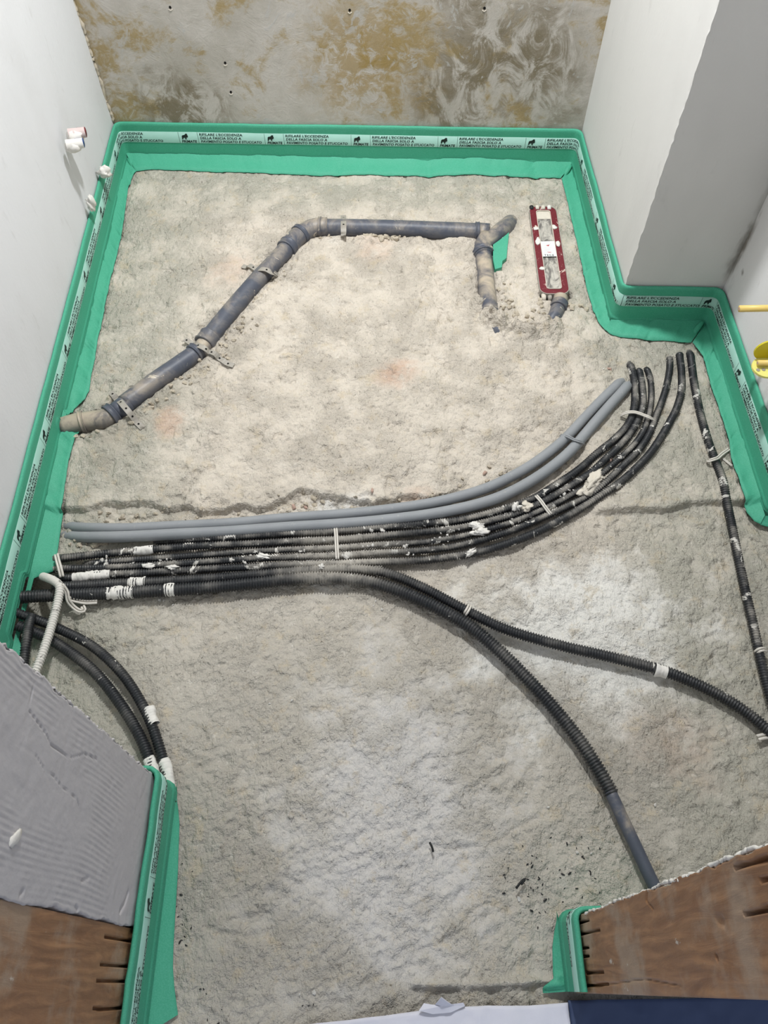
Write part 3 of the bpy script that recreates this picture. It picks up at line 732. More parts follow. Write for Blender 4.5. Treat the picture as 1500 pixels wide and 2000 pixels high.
# ---------------------------------------------------------------- drain pipe
dp = empty('drain_pipe', tuple([(-0.2699,1.8248,0)][0]))
tag(dp, 'blue-grey plastic drain pipe run crossing the back of the floor', 'drain pipe')
R = 0.0245
def section(name, pts, r, mat, prof=None, seg=24, step=0.012, caps=True):
    P = resample(spline(pts, 0.006), step); n = len(P)
    rr = [r*(prof(i/(n-1)) if prof else 1.0) for i in range(n)]
    return MB().tube(P, rr, seg, caps).build(name, MAT[mat], dp)
def collar(p, q, r, mat='drain', parent=None):
    p, q = Vector(p), Vector(q)
    P = [p.lerp(q, t) for t in (0, 0.02, 0.12, 0.2, 0.8, 0.88, 0.98, 1)]
    return MB().tube(P, [r*0.9, r*1.0, r*1.06, r*1.0, r*1.0, r*1.06, r*1.0, r*0.9], 24).build('socket_collar', MAT[mat], parent or dp)
ZP = 0.016
section('wall_elbow', [(-0.7892,1.1754,0.014),(-0.7634,1.1843,0.014),(-0.7337,1.1932,0.014),(-0.7051,1.1958,0.014),(-0.6835,1.2017,0.014),(-0.6679,1.2143,0.014)], R*1.04, 'elbow')
collar(*[(-0.7414,1.1894,0.015),(-0.7319,1.1924,0.015)], R*1.16, 'elbow')
collar(*[(-0.6752,1.2072,0.015),(-0.6635,1.2199,0.015)], R*1.18, 'drain')
section('pipe_section', [(-0.6659,1.2175,0.014),(-0.651,1.2351,0.014),(-0.6358,1.2512,0.014)], R*0.96, 'drain')
section('pipe_section', [(-0.6427,1.2464,0.014),(-0.5809,1.3154,0.014),(-0.5289,1.368,0.014),(-0.4827,1.415,0.014)], R, 'drain')
collar(*[(-0.4885,1.408,0.014),(-0.4792,1.4204,0.014)], R*1.14, 'drain')
section('pipe_section', [(-0.4827,1.415,0.014),(-0.4645,1.4455,0.014),(-0.4535,1.4692,0.014)], R*0.9, 'drain_d')
collar(*[(-0.4672,1.4456,0.014),(-0.4518,1.4785,0.014)], R*1.14, 'drain')
section('pipe_section', [(-0.456,1.4674,0.014),(-0.4079,1.5651,0.014),(-0.3467,1.6799,0.014),(-0.2947,1.7693,0.014),(-0.2543,1.8429,0.014)], R, 'drain')
collar(*[(-0.2706,1.8123,0.014),(-0.2599,1.8341,0.014)], R*1.16, 'drain')
section('pipe_elbow', [(-0.2625,1.8275,0.014),(-0.2432,1.8605,0.014),(-0.2232,1.8827,0.014),(-0.2028,1.9004,0.014),(-0.1789,1.909,0.014),(-0.1518,1.9106,0.014)], R*1.12, 'drain_d')
collar(*[(-0.2348,1.8716,0.014),(-0.2262,1.8827,0.014)], R*1.22, 'drain')
collar(*[(-0.1789,1.909,0.014),(-0.1699,1.9087,0.014)], R*1.22, 'drain_d')
section('pipe_section', [(-0.1668,1.9087,0.014),(-0.061,1.9036,0.014),(0.0596,1.8958,0.014),(0.1796,1.8858,0.014),(0.2991,1.8758,0.014)], R, 'drain')
collar(*[(0.2812,1.8763,0.014),(0.2931,1.876,0.014)], R*1.14, 'drain')
section('branch_socket', [(0.2901,1.876,0.014),(0.3212,1.8707,0.014)], R*1.08, 'drain_d')
section('branch_fitting', [(0.2966,1.8097,0.015),(0.3128,1.827,0.015),(0.3343,1.851,0.015),(0.3594,1.8798,0.015),(0.3784,1.9092,0.006),(0.4064,1.9681,-0.022)], R*1.04, 'drain_d', lambda t: 1.0 if t < 0.85 else 1-0.35*(t-0.85)/0.15)
section('branch_fitting', [(0.3146,1.846,0.014),(0.302,1.8196,0.014),(0.295,1.789,0.014),(0.298,1.7715,0.014)], R*1.10, 'drain_d')
collar(*[(0.2965,1.7889,0.014),(0.2981,1.7737,0.014)], R*1.22, 'drain_d')
section('pipe_section', [(0.2978,1.7828,0.01),(0.2963,1.7122,0.01),(0.2951,1.6297,0.01),(0.2949,1.5465,0.01)], R*1.0, 'drain_d')
collar(*[(0.296,1.5702,0.006),(0.2964,1.5428,0.006)], R*1.12, 'drain_d')
section('trap_elbow', [(0.2965,1.5566,0.004),(0.301,1.514,0.004),(0.3161,1.4833,0.004),(0.3353,1.4697,0.004)], R*0.9, 'drain')
section('trap_elbow', [(0.4397,1.51,-0.02),(0.4573,1.5202,-0.002),(0.4722,1.5386,0.006),(0.4856,1.5693,0.008)], R*0.82, 'drain')
collar(*[(0.4828,1.5614,0.01),(0.491,1.5809,0.01)], R*0.92, 'drain')
collar(*[(0.4899,1.5829,0.01),(0.4951,1.6006,0.01)], R*0.84, 'elbow')

# perforated metal fixing straps
def strap(label, pts, width, holes, rust=False):
    P = resample(spline(pts, 0.004), 0.004)
    for p in P: p.z = max(p.z, fzmax(p.x, p.y)+0.002)
    s = empty('perforated_strap', tuple(pts[0])); tag(s, label, 'metal strap', 'perforated metal fixing straps')
    m = MB(); n = len(P); th = 0.0012; V = []
    for i, p in enumerate(P):
        t = (P[min(i+1, n-1)]-P[max(i-1, 0)]).normalized(); a = t.cross(Vector((0, 0, 1))).normalized(); b = a.cross(t).normalized()
        for (u, w) in ((-1, 0), (-1, 1), (1, 1), (1, 0)): m.v.append(tuple(p+a*(u*width/2)+b*(w*th)))
    for i in range(n-1):
        for k in range(4):
            q = i*4; m.f.append((q+k, q+(k+1) % 4, q+4+(k+1) % 4, q+4+k))
    m.f.append((0, 1, 2, 3)); m.f.append((4*n-1, 4*n-2, 4*n-3, 4*n-4))
    m.build('band', MAT['strap'], s, False)
    for h in range(holes):
        i = int((h+0.6)/(holes+0.2)*(n-1)); p = P[i]; t = (P[min(i+1, n-1)]-P[max(i-1, 0)]).normalized()
        a = t.cross(Vector((0, 0, 1))).normalized(); b = a.cross(t).normalized()
        q = MB(); c = p+b*(th+0.0004); k = 8; r = width*0.19
        q.add([tuple(c+a*(r*math.cos(6.2832*j/k))+t*(r*math.sin(6.2832*j/k))) for j in range(k)], [tuple(range(k))])
        q.build('hole', MAT['dark'], s, False)
    return s
strap('perforated metal strap over the horizontal drain pipe run', [(-0.106,1.9641,0.006),(-0.1041,1.9209,0.03),(-0.1032,1.8918,0.04),(-0.1029,1.8646,0.04),(-0.1033,1.8548,0.03),(-0.1062,1.8647,0.006)], 0.016, 4)
strap('perforated metal strap halfway down the slanting drain pipe', [(-0.3902,1.7445,0.008),(-0.3683,1.7329,0.012),(-0.348,1.7145,0.022),(-0.3329,1.7017,0.04),(-0.3155,1.698,0.041),(-0.3019,1.6933,0.034),(-0.289,1.7042,0.006)], 0.015, 5)
strap('perforated metal strap at the pipe joint in the middle of the slanting run', [(-0.5178,1.4543,0.01),(-0.4925,1.4345,0.028),(-0.4688,1.4142,0.041),(-0.4526,1.4059,0.038),(-0.4423,1.403,0.022),(-0.4194,1.3904,0.01),(-0.397,1.374,0.008),(-0.3807,1.3675,0.007)], 0.015, 7)
sa = strap('perforated metal strap at the low end of the drain pipe with rust', [(-0.678,1.2738,0.006),(-0.6514,1.243,0.034),(-0.6323,1.2181,0.042),(-0.6183,1.2018,0.038),(-0.6091,1.1937,0.022),(-0.6012,1.1855,0.01),(-0.5873,1.1717,0.007)], 0.015, 6)
MB().tube([(-0.6003,1.1854,0.004),(-0.5877,1.1709,0.01)], [0.008, 0.007], 7).build('screw_head', MAT['strap'], sa, False)

# ---------------------------------------------------------------- shower drain channel
CH = [(0.4891,1.9771,0.02),(0.4785,1.6061,0.02)]
c0, c1 = Vector(CH[0]), Vector(CH[1]); cdir = (c1-c0); clen = cdir.length; cmid = (c0+c1)/2
ch = empty('shower_channel', (cmid.x, cmid.y, 0.0))
ch.rotation_euler = (0, 0, math.atan2(cdir.y, cdir.x)+math.pi/2)     # local -y points towards the camera end
tag(ch, 'dark red shower drain channel body with white sticker beside the right strip', 'drain channel')
def rrect(w, l, r, k=6):
    out = []
    for cx, cy, a0 in ((w/2-r, l/2-r, 0), (-w/2+r, l/2-r, 90), (-w/2+r, -l/2+r, 180), (w/2-r, -l/2+r, 270)):
        for j in range(k+1):
            a = math.radians(a0+90*j/k); out.append((cx+r*math.cos(a), cy+r*math.sin(a)))
    return out
def loc_part(m, name, mat, smooth=False):
    me = m.mesh(name); o = link(name, me, MAT[mat], None, smooth); o.parent = ch; return o
W, L = 0.079, clen
def ring(o, i, z0, z1):
    m = MB(); n = len(o)
    v = [(x, y, z0) for x, y in o]+[(x, y, z1) for x, y in o]+[(x, y, z1) for x, y in i]+[(x, y, z0) for x, y in i]
    f = []
    for k in range(n):
        q = (k+1) % n
        for a in range(4): b2 = (a+1) % 4; f.append((a*n+k, a*n+q, b2*n+q, b2*n+k))
    return m.add(v, f)
loc_part(MB().prism(rrect(W*0.86, L*0.95, 0.012), -0.02, 0.012), 'channel_body', 'strap')
loc_part(ring(rrect(W, L, 0.022), rrect(W-0.038, L-0.038, 0.008), 0.010, 0.020), 'red_rim', 'red')
loc_part(ring(rrect(W+0.003, L+0.003, 0.023), rrect(W-0.001, L-0.001, 0.0215), 0.008, 0.0215), 'rim_edge', 'strap')
loc_part(ring(rrect(W-0.037, L-0.037, 0.008), rrect(W-0.040, L-0.040, 0.007), 0.010, 0.0225), 'inner_bead', 'mortar')
loc_part(MB().prism(rrect(W-0.039, L-0.039, 0.007), 0.012, 0.017), 'cover_film', 'film')
loc_part(MB().box(-W/2+0.020, W/2-0.020, L/2-0.054, L/2-0.020, 0.0175, 0.0185), 'mortar_film', 'mortar')
st_ = loc_part(MB().prism([(-0.0195, 0.028), (-0.020, -0.036), (0.0205, -0.035), (0.021, 0.030)], 0.0210, 0.0216), 'sticker', 'paper')
def stick(m, name, mat):
    o = link(name, m.mesh(name), MAT[mat], None, False); o.parent = st_; return o
stick(MB().prism([(-0.006, 0.011), (-0.001, 0.012), (0.006, 0.015), (0.001, 0.010), (0.003, 0.007), (-0.002, 0.009)][::-1], 0.0218, 0.0220), 'red_mark', 'redink')
stick(MB().prism([(-0.005, -0.016), (0.0, -0.018), (0.007, -0.017), (0.004, -0.0195), (-0.002, -0.0195)], 0.0218, 0.0220), 'red_mark', 'redink')
for i in range(7): stick(MB().box(-0.016, 0.010-0.004*(i % 3), 0.020-i*0.0062-0.0004, 0.020-i*0.0062, 0.0218, 0.0219), 'print_line', 'strap')
cu = bpy.data.curves.new('t', 'FONT'); cu.body = 'TECE'; cu.size = 0.0095; cu.offset = 0.0002; cu.space_character = 1.35
to = bpy.data.objects.new('t', cu); COL.objects.link(to); bpy.context.view_layer.update()
tm = bpy.data.meshes.new_from_object(to.evaluated_get(bpy.context.evaluated_depsgraph_get())); bpy.data.objects.remove(to)
for v in tm.vertices: v.co = (v.co.x-0.0145, v.co.y-0.0335, 0.0219)
o = link('lettering', tm, MAT['ink'], None, False); o.parent = st_
# scalloped teeth at both ends, dark cavities between
for k in range(4):
    m = MB(); x = -W/2+0.010+k*0.0165
    m.tube([(x, -L/2+0.004, 0.012), (x, -L/2-0.007, 0.012), (x, -L/2-0.014, 0.009)], [0.0070, 0.0068, 0.005], 10); loc_part(m, 'tooth', 'strap' if k % 2 else 'mortar', True)
loc_part(MB().box(-W/2+0.006, W/2-0.004, -L/2-0.010, -L/2+0.004, -0.012, 0.006), 'end_cavity', 'dark')
for k, mt in enumerate(('chip', 'mortar', 'mortar', 'limecrust')):
    m = MB(); x = -W/2+0.007+k*0.0175
    m.tube([(x, L/2-0.012, 0.020), (x, L/2-0.001, 0.022), (x, L/2+0.008, 0.016)], [0.0055, 0.0065, 0.004], 9, True, 0.7); loc_part(m, 'tooth', mt, True)
def blob_mesh(name, sx, sy, sz, seed, rings=6, seg=10, rough=0.35):
    m = MB()
    for i in range(rings+1):
        ph = math.pi*i/rings
        for k in range(seg):
            d = Vector((math.sin(ph)*math.cos(2*math.pi*k/seg), math.sin(ph)*math.sin(2*math.pi*k/seg), math.cos(ph)))
            n = float(fbm(np.array([d.x*1.3+seed*3.7+d.z]), np.array([d.y*1.3-seed*1.9+d.z*0.7]), 0.7, 4, 0.7)[0])
            r = 1+rough*1.5*n
            m.v.append((sx*r*d.x, sy*r*d.y, sz*r*d.z))
    for i in range(rings):
        for k in range(seg):
            k2 = (k+1) % seg; m.f.append((i*seg+k, (i+1)*seg+k, (i+1)*seg+k2, i*seg+k2))
    return m.mesh(name)
for i, (x, y, sx, sy) in enumerate(((-0.027, 0.030, 0.008, 0.016), (0.030, 0.018, 0.006, 0.014), (-0.028, 0.085, 0.008, 0.007), (0.027, 0.092, 0.008, 0.009), (-0.026, -0.085, 0.009, 0.006))):
    o = link('mortar_patch', blob_mesh('mortar_patch', sx, sy, 0.003, 40+i), MAT['limecrust']); o.parent = ch; o.location = (x, y, 0.0205)

# green offcut of strip behind the branch
m = MB(); V = [(0.3259,1.8038,0.012),(0.3486,1.8253,0.012),(0.3769,1.8559,0.012),(0.3663,1.7939,0.012),(0.3587,1.7465,0.012),(0.3459,1.734,0.012),(0.342,1.7087,0.012),(0.3225,1.7008,0.012),(0.3204,1.741,0.012)]
m.prism([(p[0], p[1]) for p in V][::-1], 0.006, 0.027)
o = m.build('strip_offcut', MAT['green'], None, False); tag(o, 'small green offcut of strip lying behind the drain branch', 'offcut')

# ---------------------------------------------------------------- conduits
def corrugate(path, r, pitch=0.0050, seg=14):
    P = resample(path, pitch/4); rr = []
    for i in range(len(P)): rr.append(r*(1.0 if i % 4 in (1, 2) else 0.78))
    return P, rr
def settle(path, r):
    """lift a run so that it lies on the screed, apart from its buried ends"""
    z = np.array([p.z for p in path]); f = np.array([fz(p.x, p.y)+0.80*r for p in path])
    k = np.ones(7)/7; fs = np.convolve(np.pad(f, 3, mode='edge'), k, mode='valid')
    for p, a, b in zip(path, z, fs):
        if a > 0.0035: p.z = a+(max(a, b)-a)*min(1.0, (a-0.0035)/0.004)
def conduit(label, pts, r, mat='cond_d', group='black corrugated conduits on the floor', smooth_part=None, pitch=0.0056, name='corrugated_conduit'):
    path = spline(pts, 0.012)
    settle(path, r)
    P, rr = corrugate(path, r, pitch)
    o = empty(name, tuple(P[len(P)//2])) if smooth_part else None
    m = MB().tube(P, rr, 14)
    if smooth_part:
        m.build('corrugated_length', MAT[mat], o)
        Q = resample(spline(smooth_part[0], 0.012), 0.01)
        MB().tube(Q, smooth_part[1], 14).build('smooth_end', MAT[smooth_part[2]], o)
    else:
        o = m.build(name, MAT[mat])
    return tag(o, label, 'conduit', group)
RB = 0.0088
ZB = 0.0095
conduit('dusty black conduit at the top edge of the bundle, next to the grey pipes',
        [(-0.5251,0.8658,-0.018),(-0.4734,0.8599,0),(-0.3793,0.8592,0.0095),(-0.2879,0.864,0.0095),(-0.1963,0.8688,0.0095),(-0.1043,0.8723,0.0095),(-0.0121,0.8785,0.0095),(0.0804,0.886,0.0095),(0.1583,0.8926,0.0095),(0.2208,0.9062,0.0095),(0.2843,0.9255,0.0095),(0.3419,0.9479,0.0095),(0.3712,0.9656,0.0095),(0.4103,0.9919,0.0095),(0.4556,1.0243,0.0095),(0.5015,1.0633,0.0095),(0.5482,1.1016,0.0095),(0.5888,1.1426,0.0095),(0.6116,1.1785,0.0095),(0.6269,1.2268,0.0095),(0.638,1.2935,0.0095),(0.64,1.3538,0.004),(0.6525,1.4025,-0.02)], RB*1.12)
conduit('black conduit second from the grey pipes in the bundle',
        [(-0.7401,0.8246,-0.012),(-0.7102,0.8169,0.006),(-0.6252,0.8237,0.0095),(-0.5131,0.8331,0.0095),(-0.4001,0.84,0.0095),(-0.2864,0.843,0.0095),(-0.1953,0.8477,0.0095),(-0.1039,0.8498,0.0095),(-0.0124,0.8572,0.0095),(0.0796,0.8647,0.0095),(0.157,0.8724,0.0095),(0.2108,0.8834,0.0095),(0.2785,0.9023,0.0095),(0.3186,0.9179,0.0095),(0.3557,0.9351,0.0095),(0.3988,0.9594,0.0095),(0.4418,0.9869,0.0095),(0.4911,1.0206,0.0095),(0.5277,1.0523,0.0095),(0.5627,1.0861,0.0095),(0.5984,1.1268,0.0095),(0.627,1.1734,0.0095),(0.6453,1.2166,0.0095),(0.6532,1.2711,0.0095),(0.6579,1.3254,0.006),(0.6767,1.3875,-0.02)], RB*1.08)
conduit('thin black conduit in the middle of the dusty bundle',
        [(-0.6703,0.8101,-0.014),(-0.6293,0.8049,0.004),(-0.5102,0.8104,0.0085),(-0.3979,0.8172,0.0085),(-0.2851,0.824,0.0085),(-0.1945,0.8274,0.0085),(-0.1037,0.8295,0.0085),(-0.0126,0.8355,0.0085),(0.0786,0.8389,0.0085),(0.1556,0.8492,0.0085),(0.2175,0.8651,0.0085),(0.2803,0.884,0.0085),(0.3215,0.9007,0.0085),(0.3584,0.9177,0.0085),(0.3959,0.9363,0.0085),(0.4344,0.9593,0.0085),(0.4733,0.9812,0.0085),(0.5088,1.0093,0.0085),(0.5425,1.0378,0.0085),(0.5711,1.0625,0.0085),(0.6009,1.0921,0.0085),(0.6272,1.1269,0.0085),(0.6453,1.1626,0.0085),(0.6613,1.2056,0.0085),(0.6735,1.2548,0.0085),(0.6792,1.2968,0.0085),(0.6785,1.3406,0.004),(0.6882,1.398,-0.02)], RB*0.92)
conduit('black conduit fourth from the grey pipes, ending apart near the strip',
        [(-0.7346,0.7987,-0.012),(-0.7047,0.7901,0.006),(-0.6193,0.7895,0.0088),(-0.5077,0.7936,0.0088),(-0.3959,0.7991,0.0088),(-0.2838,0.8058,0.0088),(-0.1936,0.8079,0.0088),(-0.1033,0.8099,0.0088),(-0.0129,0.8146,0.0088),(0.0778,0.818,0.0088),(0.1542,0.8268,0.0088),(0.2157,0.8426,0.0088),(0.2781,0.8624,0.0088),(0.3264,0.8828,0.0088),(0.3559,0.8971,0.0088),(0.3929,0.9141,0.0088),(0.4306,0.9326,0.0088),(0.4688,0.9528,0.0088),(0.5033,0.9761,0.0088),(0.5366,1.0041,0.0088),(0.5701,1.037,0.0088),(0.6042,1.0706,0.0088),(0.6319,1.1065,0.0088),(0.6524,1.1417,0.0088),(0.6734,1.1841,0.0088),(0.6922,1.221,0.0088),(0.7139,1.2703,0.0088),(0.7334,1.3263,0.0088),(0.7437,1.3655,0.006),(0.7606,1.4146,-0.02)], RB)
conduit('outermost black conduit of the bundle, sweeping widest at the bend',
        [(-0.724,0.7734,-0.01),(-0.6888,0.7672,0.006),(-0.5939,0.7725,0.0092),(-0.505,0.7757,0.0092),(-0.3938,0.7811,0.0092),(-0.319,0.7834,0.0092),(-0.2151,0.7877,0.0092),(-0.1029,0.7893,0.0092),(-0.0131,0.7914,0.0092),(0.0768,0.7934,0.0092),(0.1526,0.8021,0.0092),(0.2133,0.8138,0.0092),(0.2752,0.8333,0.0092),(0.3397,0.8596,0.0092),(0.4053,0.8945,0.0092),(0.4473,0.9196,0.0092),(0.4916,0.9479,0.0092),(0.5309,0.971,0.0092),(0.5667,0.9989,0.0092),(0.606,1.036,0.0092),(0.6368,1.0696,0.0092),(0.6704,1.1146,0.0092),(0.7011,1.1609,0.0092),(0.7266,1.2036,0.0092),(0.7484,1.2575,0.0092),(0.7631,1.3253,0.0092),(0.7701,1.3737,0.008),(0.7867,1.4286,-0.02)], RB*1.08)
conduit('black conduit branching off to the right edge of the picture',
        [(-0.716,0.7462,0.002),(-0.6876,0.7434,0.0115),(-0.6109,0.7469,0.0115),(-0.5009,0.7509,0.0115),(-0.3907,0.7562,0.0115),(-0.2803,0.764,0.0115),(-0.1917,0.771,0.0115),(-0.1249,0.7747,0.0115),(-0.0579,0.7734,0.0115),(0.0088,0.7609,0.0115),(0.085,0.7237,0.0115),(0.1691,0.6719,0.0115),(0.251,0.6264,0.0115),(0.3628,0.5882,0.0115),(0.4632,0.561,0.0115),(0.5704,0.5265,0.0115),(0.6525,0.4829,0.0115),(0.7028,0.443,0.0115),(0.7335,0.4095,0.0115),(0.7632,0.3758,0.0115)], 0.0118, 'cond_c')
conduit('thick black conduit curving down towards the right wooden board',
        [(-0.8008,0.7167,0.016),(-0.7555,0.7195,0.016),(-0.7155,0.7223,0.0135),(-0.6064,0.7251,0.0135),(-0.4972,0.729,0.0135),(-0.3879,0.7343,0.0135),(-0.2785,0.7432,0.0135),(-0.2016,0.7515,0.0135),(-0.1242,0.7537,0.0135),(-0.0357,0.7422,0.0135),(0.0515,0.7089,0.0135),(0.1566,0.6479,0.0135),(0.2257,0.5844,0.0135),(0.299,0.4968,0.0135),(0.3579,0.4115,0.0135),(0.3919,0.3464,0.0135),(0.4131,0.2952,0.0135)], 0.0140, 'cond_c',
        smooth_part=([(0.4102,0.3007,0.0135),(0.4239,0.2548,0.0135),(0.4387,0.2088,0.0135),(0.4511,0.1692,0.0135),(0.4612,0.1381,0.0135),(0.4724,0.1062,0.0135)], 0.0115, 'drain'), pitch=0.0060)
conduit('black conduit running down alone beside the right strip',
        [(0.8155,1.4305,-0.015),(0.8,1.3802,0.006),(0.7874,1.3012,0.0105),(0.7812,1.2341,0.0105),(0.7772,1.1613,0.0105),(0.7782,1.0914,0.0105),(0.7826,1.0284,0.0105),(0.7848,0.9592,0.0105),(0.7805,0.8767,0.0105),(0.7737,0.7918,0.0105),(0.7683,0.7112,0.0105),(0.7643,0.6345,0.0105),(0.7589,0.556,0.0105),(0.7567,0.4918,0.0105),(0.7581,0.4253,0.0105)], 0.0100, 'cond_d')
conduit('upper of two black conduits arching from the left wall to the jamb strip',
        [(-0.7798,0.6812,0.02),(-0.7368,0.6676,0.012),(-0.6896,0.6482,0.012),(-0.6067,0.6058,0.012),(-0.5331,0.543,0.012),(-0.4752,0.4665,0.012),(-0.438,0.3943,0.012),(-0.4168,0.3388,0.012),(-0.4047,0.2939,0.006)], 0.0104, 'cond_c')
conduit('lower of two black conduits arching from the left wall to the jamb strip',
        [(-0.7693,0.6526,0.016),(-0.73,0.6375,0.012),(-0.6824,0.6139,0.012),(-0.5973,0.5549,0.012),(-0.5283,0.4829,0.012),(-0.4774,0.4145,0.012),(-0.4462,0.3561,0.012),(-0.4294,0.3175,0.004)], 0.0112, 'cond_c')
conduit('short black conduit standing against the green strip at the left wall',
        [(-0.7427,0.67,0.02),(-0.7346,0.6462,0.04),(-0.7266,0.606,0.05),(-0.7232,0.5732,0.05),(-0.7149,0.5201,0.05),(-0.707,0.4689,0.05)], 0.0098, 'cond_c')
conduit('white lime-coated conduit crossing above the black ones at the left wall',
        [(-0.7478,0.7731,0.004),(-0.7205,0.7545,0.03),(-0.6985,0.7392,0.045),(-0.6839,0.7245,0.05),(-0.6812,0.696,0.05),(-0.6821,0.6499,0.05),(-0.6827,0.6031,0.055),(-0.6869,0.5474,0.06),(-0.6966,0.506,0.06)], 0.0092, 'cond_w')

def ribbed(label, pts, r):
    Q = spline(pts, 0.012); settle(Q, r); P = resample(Q, 0.012); m = MB(); seg = 40; n = len(P); base = 0
    for i in range(n):
        t = (P[min(i+1, n-1)]-P[max(i-1, 0)]).normalized(); a = t.cross(Vector((0, 0, 1))).normalized(); b = a.cross(t)
        for k in range(seg):
            th = 2*math.pi*k/seg; q = r*(1.0 if k % 2 else 0.93)
            m.v.append(tuple(P[i]+a*(q*math.cos(th))+b*(q*math.sin(th))))
    for i in range(n-1):
        for k in range(seg):
            k2 = (k+1) % seg; m.f.append((i*seg+k, i*seg+k2, (i+1)*seg+k2, (i+1)*seg+k))
    m.f.append(tuple(range(seg))[::-1]); m.f.append(tuple((n-1)*seg+k for k in range(seg)))
    o = m.build('grey_pipe', MAT['grey']); return tag(o, label, 'pipe', 'ribbed grey pipes')
ribbed('upper ribbed grey pipe curving across the floor', [(-0.766,0.9296,-0.035),(-0.7047,0.9052,-0.01),(-0.6367,0.8894,0.01),(-0.5768,0.8852,0.015),(-0.4621,0.8896,0.015),(-0.347,0.894,0.015),(-0.2205,0.905,0.015),(-0.1047,0.9122,0.015),(0.0001,0.9224,0.015),(0.1175,0.9407,0.015),(0.2256,0.9721,0.015),(0.3004,1.0092,0.015),(0.3653,1.0518,0.015),(0.4339,1.1107,0.015),(0.4929,1.1751,0.015),(0.5461,1.2322,0.015),(0.5948,1.2822,0.008),(0.6342,1.328,-0.012)], 0.0122)
ribbed('lower ribbed grey pipe hugging the black conduit bundle', [(-0.7537,0.8989,-0.035),(-0.6929,0.8782,-0.008),(-0.6265,0.866,0.011),(-0.5733,0.8639,0.015),(-0.4594,0.8683,0.015),(-0.3451,0.8726,0.015),(-0.2192,0.8807,0.015),(-0.1042,0.8865,0.015),(-0.0003,0.8951,0.015),(0.116,0.9104,0.015),(0.2226,0.9357,0.015),(0.296,0.9664,0.015),(0.3728,1.0149,0.015),(0.4408,1.0726,0.015),(0.5001,1.1403,0.015),(0.5616,1.2106,0.015),(0.6078,1.2633,0.01),(0.6452,1.3156,-0.012)], 0.0130)

# ---------------------------------------------------------------- ties: flat twin white cord
def tie(label, paths, r=0.0021, name='cord_tie'):
    m = MB()
    for pts in paths:
        P = resample(spline(pts, 0.004), 0.004); n = len(P)
        for u in (-1, 1):
            Q = []
            for i, p in enumerate(P):
                t = (P[min(i+1, n-1)]-P[max(i-1, 0)]).normalized(); a = t.cross(Vector((0, 0, 1)))
                if a.length < 0.1: a = Vector((1, 0, 0))
                Q.append(p+a.normalized()*(u*r*1.15))
            m.tube(Q, r, 8)
    o = m.build(name, MAT['cord']); return tag(o, label, 'cord', 'white twin-cord ties')
tie('white cord tie across the dusty middle of the conduit bundle', [[(-0.1099,0.8791,0.014),(-0.108,0.8651,0.022),(-0.1064,0.8415,0.022),(-0.1049,0.8161,0.021),(-0.1036,0.7961,0.018)]])
tie('white cord tie across the bundle where it starts to bend', [[(0.3493,0.9521,0.018),(0.3572,0.9355,0.022),(0.3667,0.9166,0.021),(0.3772,0.9018,0.016)]])
tie('white cord tie around the bundle below the pier corner', [[(0.5841,1.1819,0.016),(0.5944,1.1783,0.032),(0.6129,1.1762,0.036),(0.6338,1.1671,0.035),(0.6479,1.1605,0.033),(0.6682,1.1625,0.016)]])
tie('short white cord tie where the two branching conduits part', [[(0.1788,0.6843,0.01),(0.1733,0.6704,0.025),(0.1683,0.6619,0.026),(0.1656,0.6597,0.018)]], 0.0024)
tie('white cord tie on the lone conduit with tail against the strip', [[(0.7651,1.038,0.012),(0.7616,1.0334,0.029),(0.7713,1.0347,0.033),(0.7845,1.0424,0.028),(0.8025,1.0597,0.02),(0.8238,1.0757,0.016)]])
tie('dark-edged cord tail poking out from under the lone tie', [[(0.8027,1.0536,0.012),(0.8108,1.0401,0.014),(0.8198,1.0281,0.014)]], 0.0014)
tie('white cord tie standing upright at the left end of the bundle', [[(-0.7233,0.8197,0.018),(-0.7125,0.7986,0.026),(-0.7044,0.7809,0.026),(-0.6994,0.7638,0.018)]], 0.0026)
tie('white cord hanging in a loop over the left end of the conduits', [[(-0.6793,0.7267,0.055),(-0.672,0.7172,0.04),(-0.6704,0.7038,0.028),(-0.6641,0.696,0.014),(-0.6509,0.6882,0.007),(-0.6406,0.6897,0.006),(-0.6459,0.6984,0.008)]], 0.0024)
tie('straight white cord end lying on the floor below the left bundle', [[(-0.6754,0.7106,0.024),(-0.6636,0.7103,0.014),(-0.6392,0.7069,0.01),(-0.6153,0.7076,0.01)]], 0.0026)
tie('white cord end at the right edge below the branching conduit', [[(0.7115,0.3961,0.008),(0.7241,0.3988,0.008),(0.7423,0.4005,0.008)]], 0.0030)
tie('white cord tie near the right edge around the lone conduit', [[(0.7528,0.5673,0.01),(0.7549,0.5684,0.021),(0.7638,0.5704,0.021),(0.7761,0.5723,0.01)]], 0.0024)
o = tie('grey dusty cord tie around the two ribbed grey pipes', [[(0.4296,1.1255,0.016),(0.4412,1.1122,0.029),(0.4546,1.1027,0.029),(0.468,1.0956,0.03),(0.4819,1.1012,0.014)]], 0.0020); o.data.materials.clear(); o.data.materials.append(MAT['grey'])

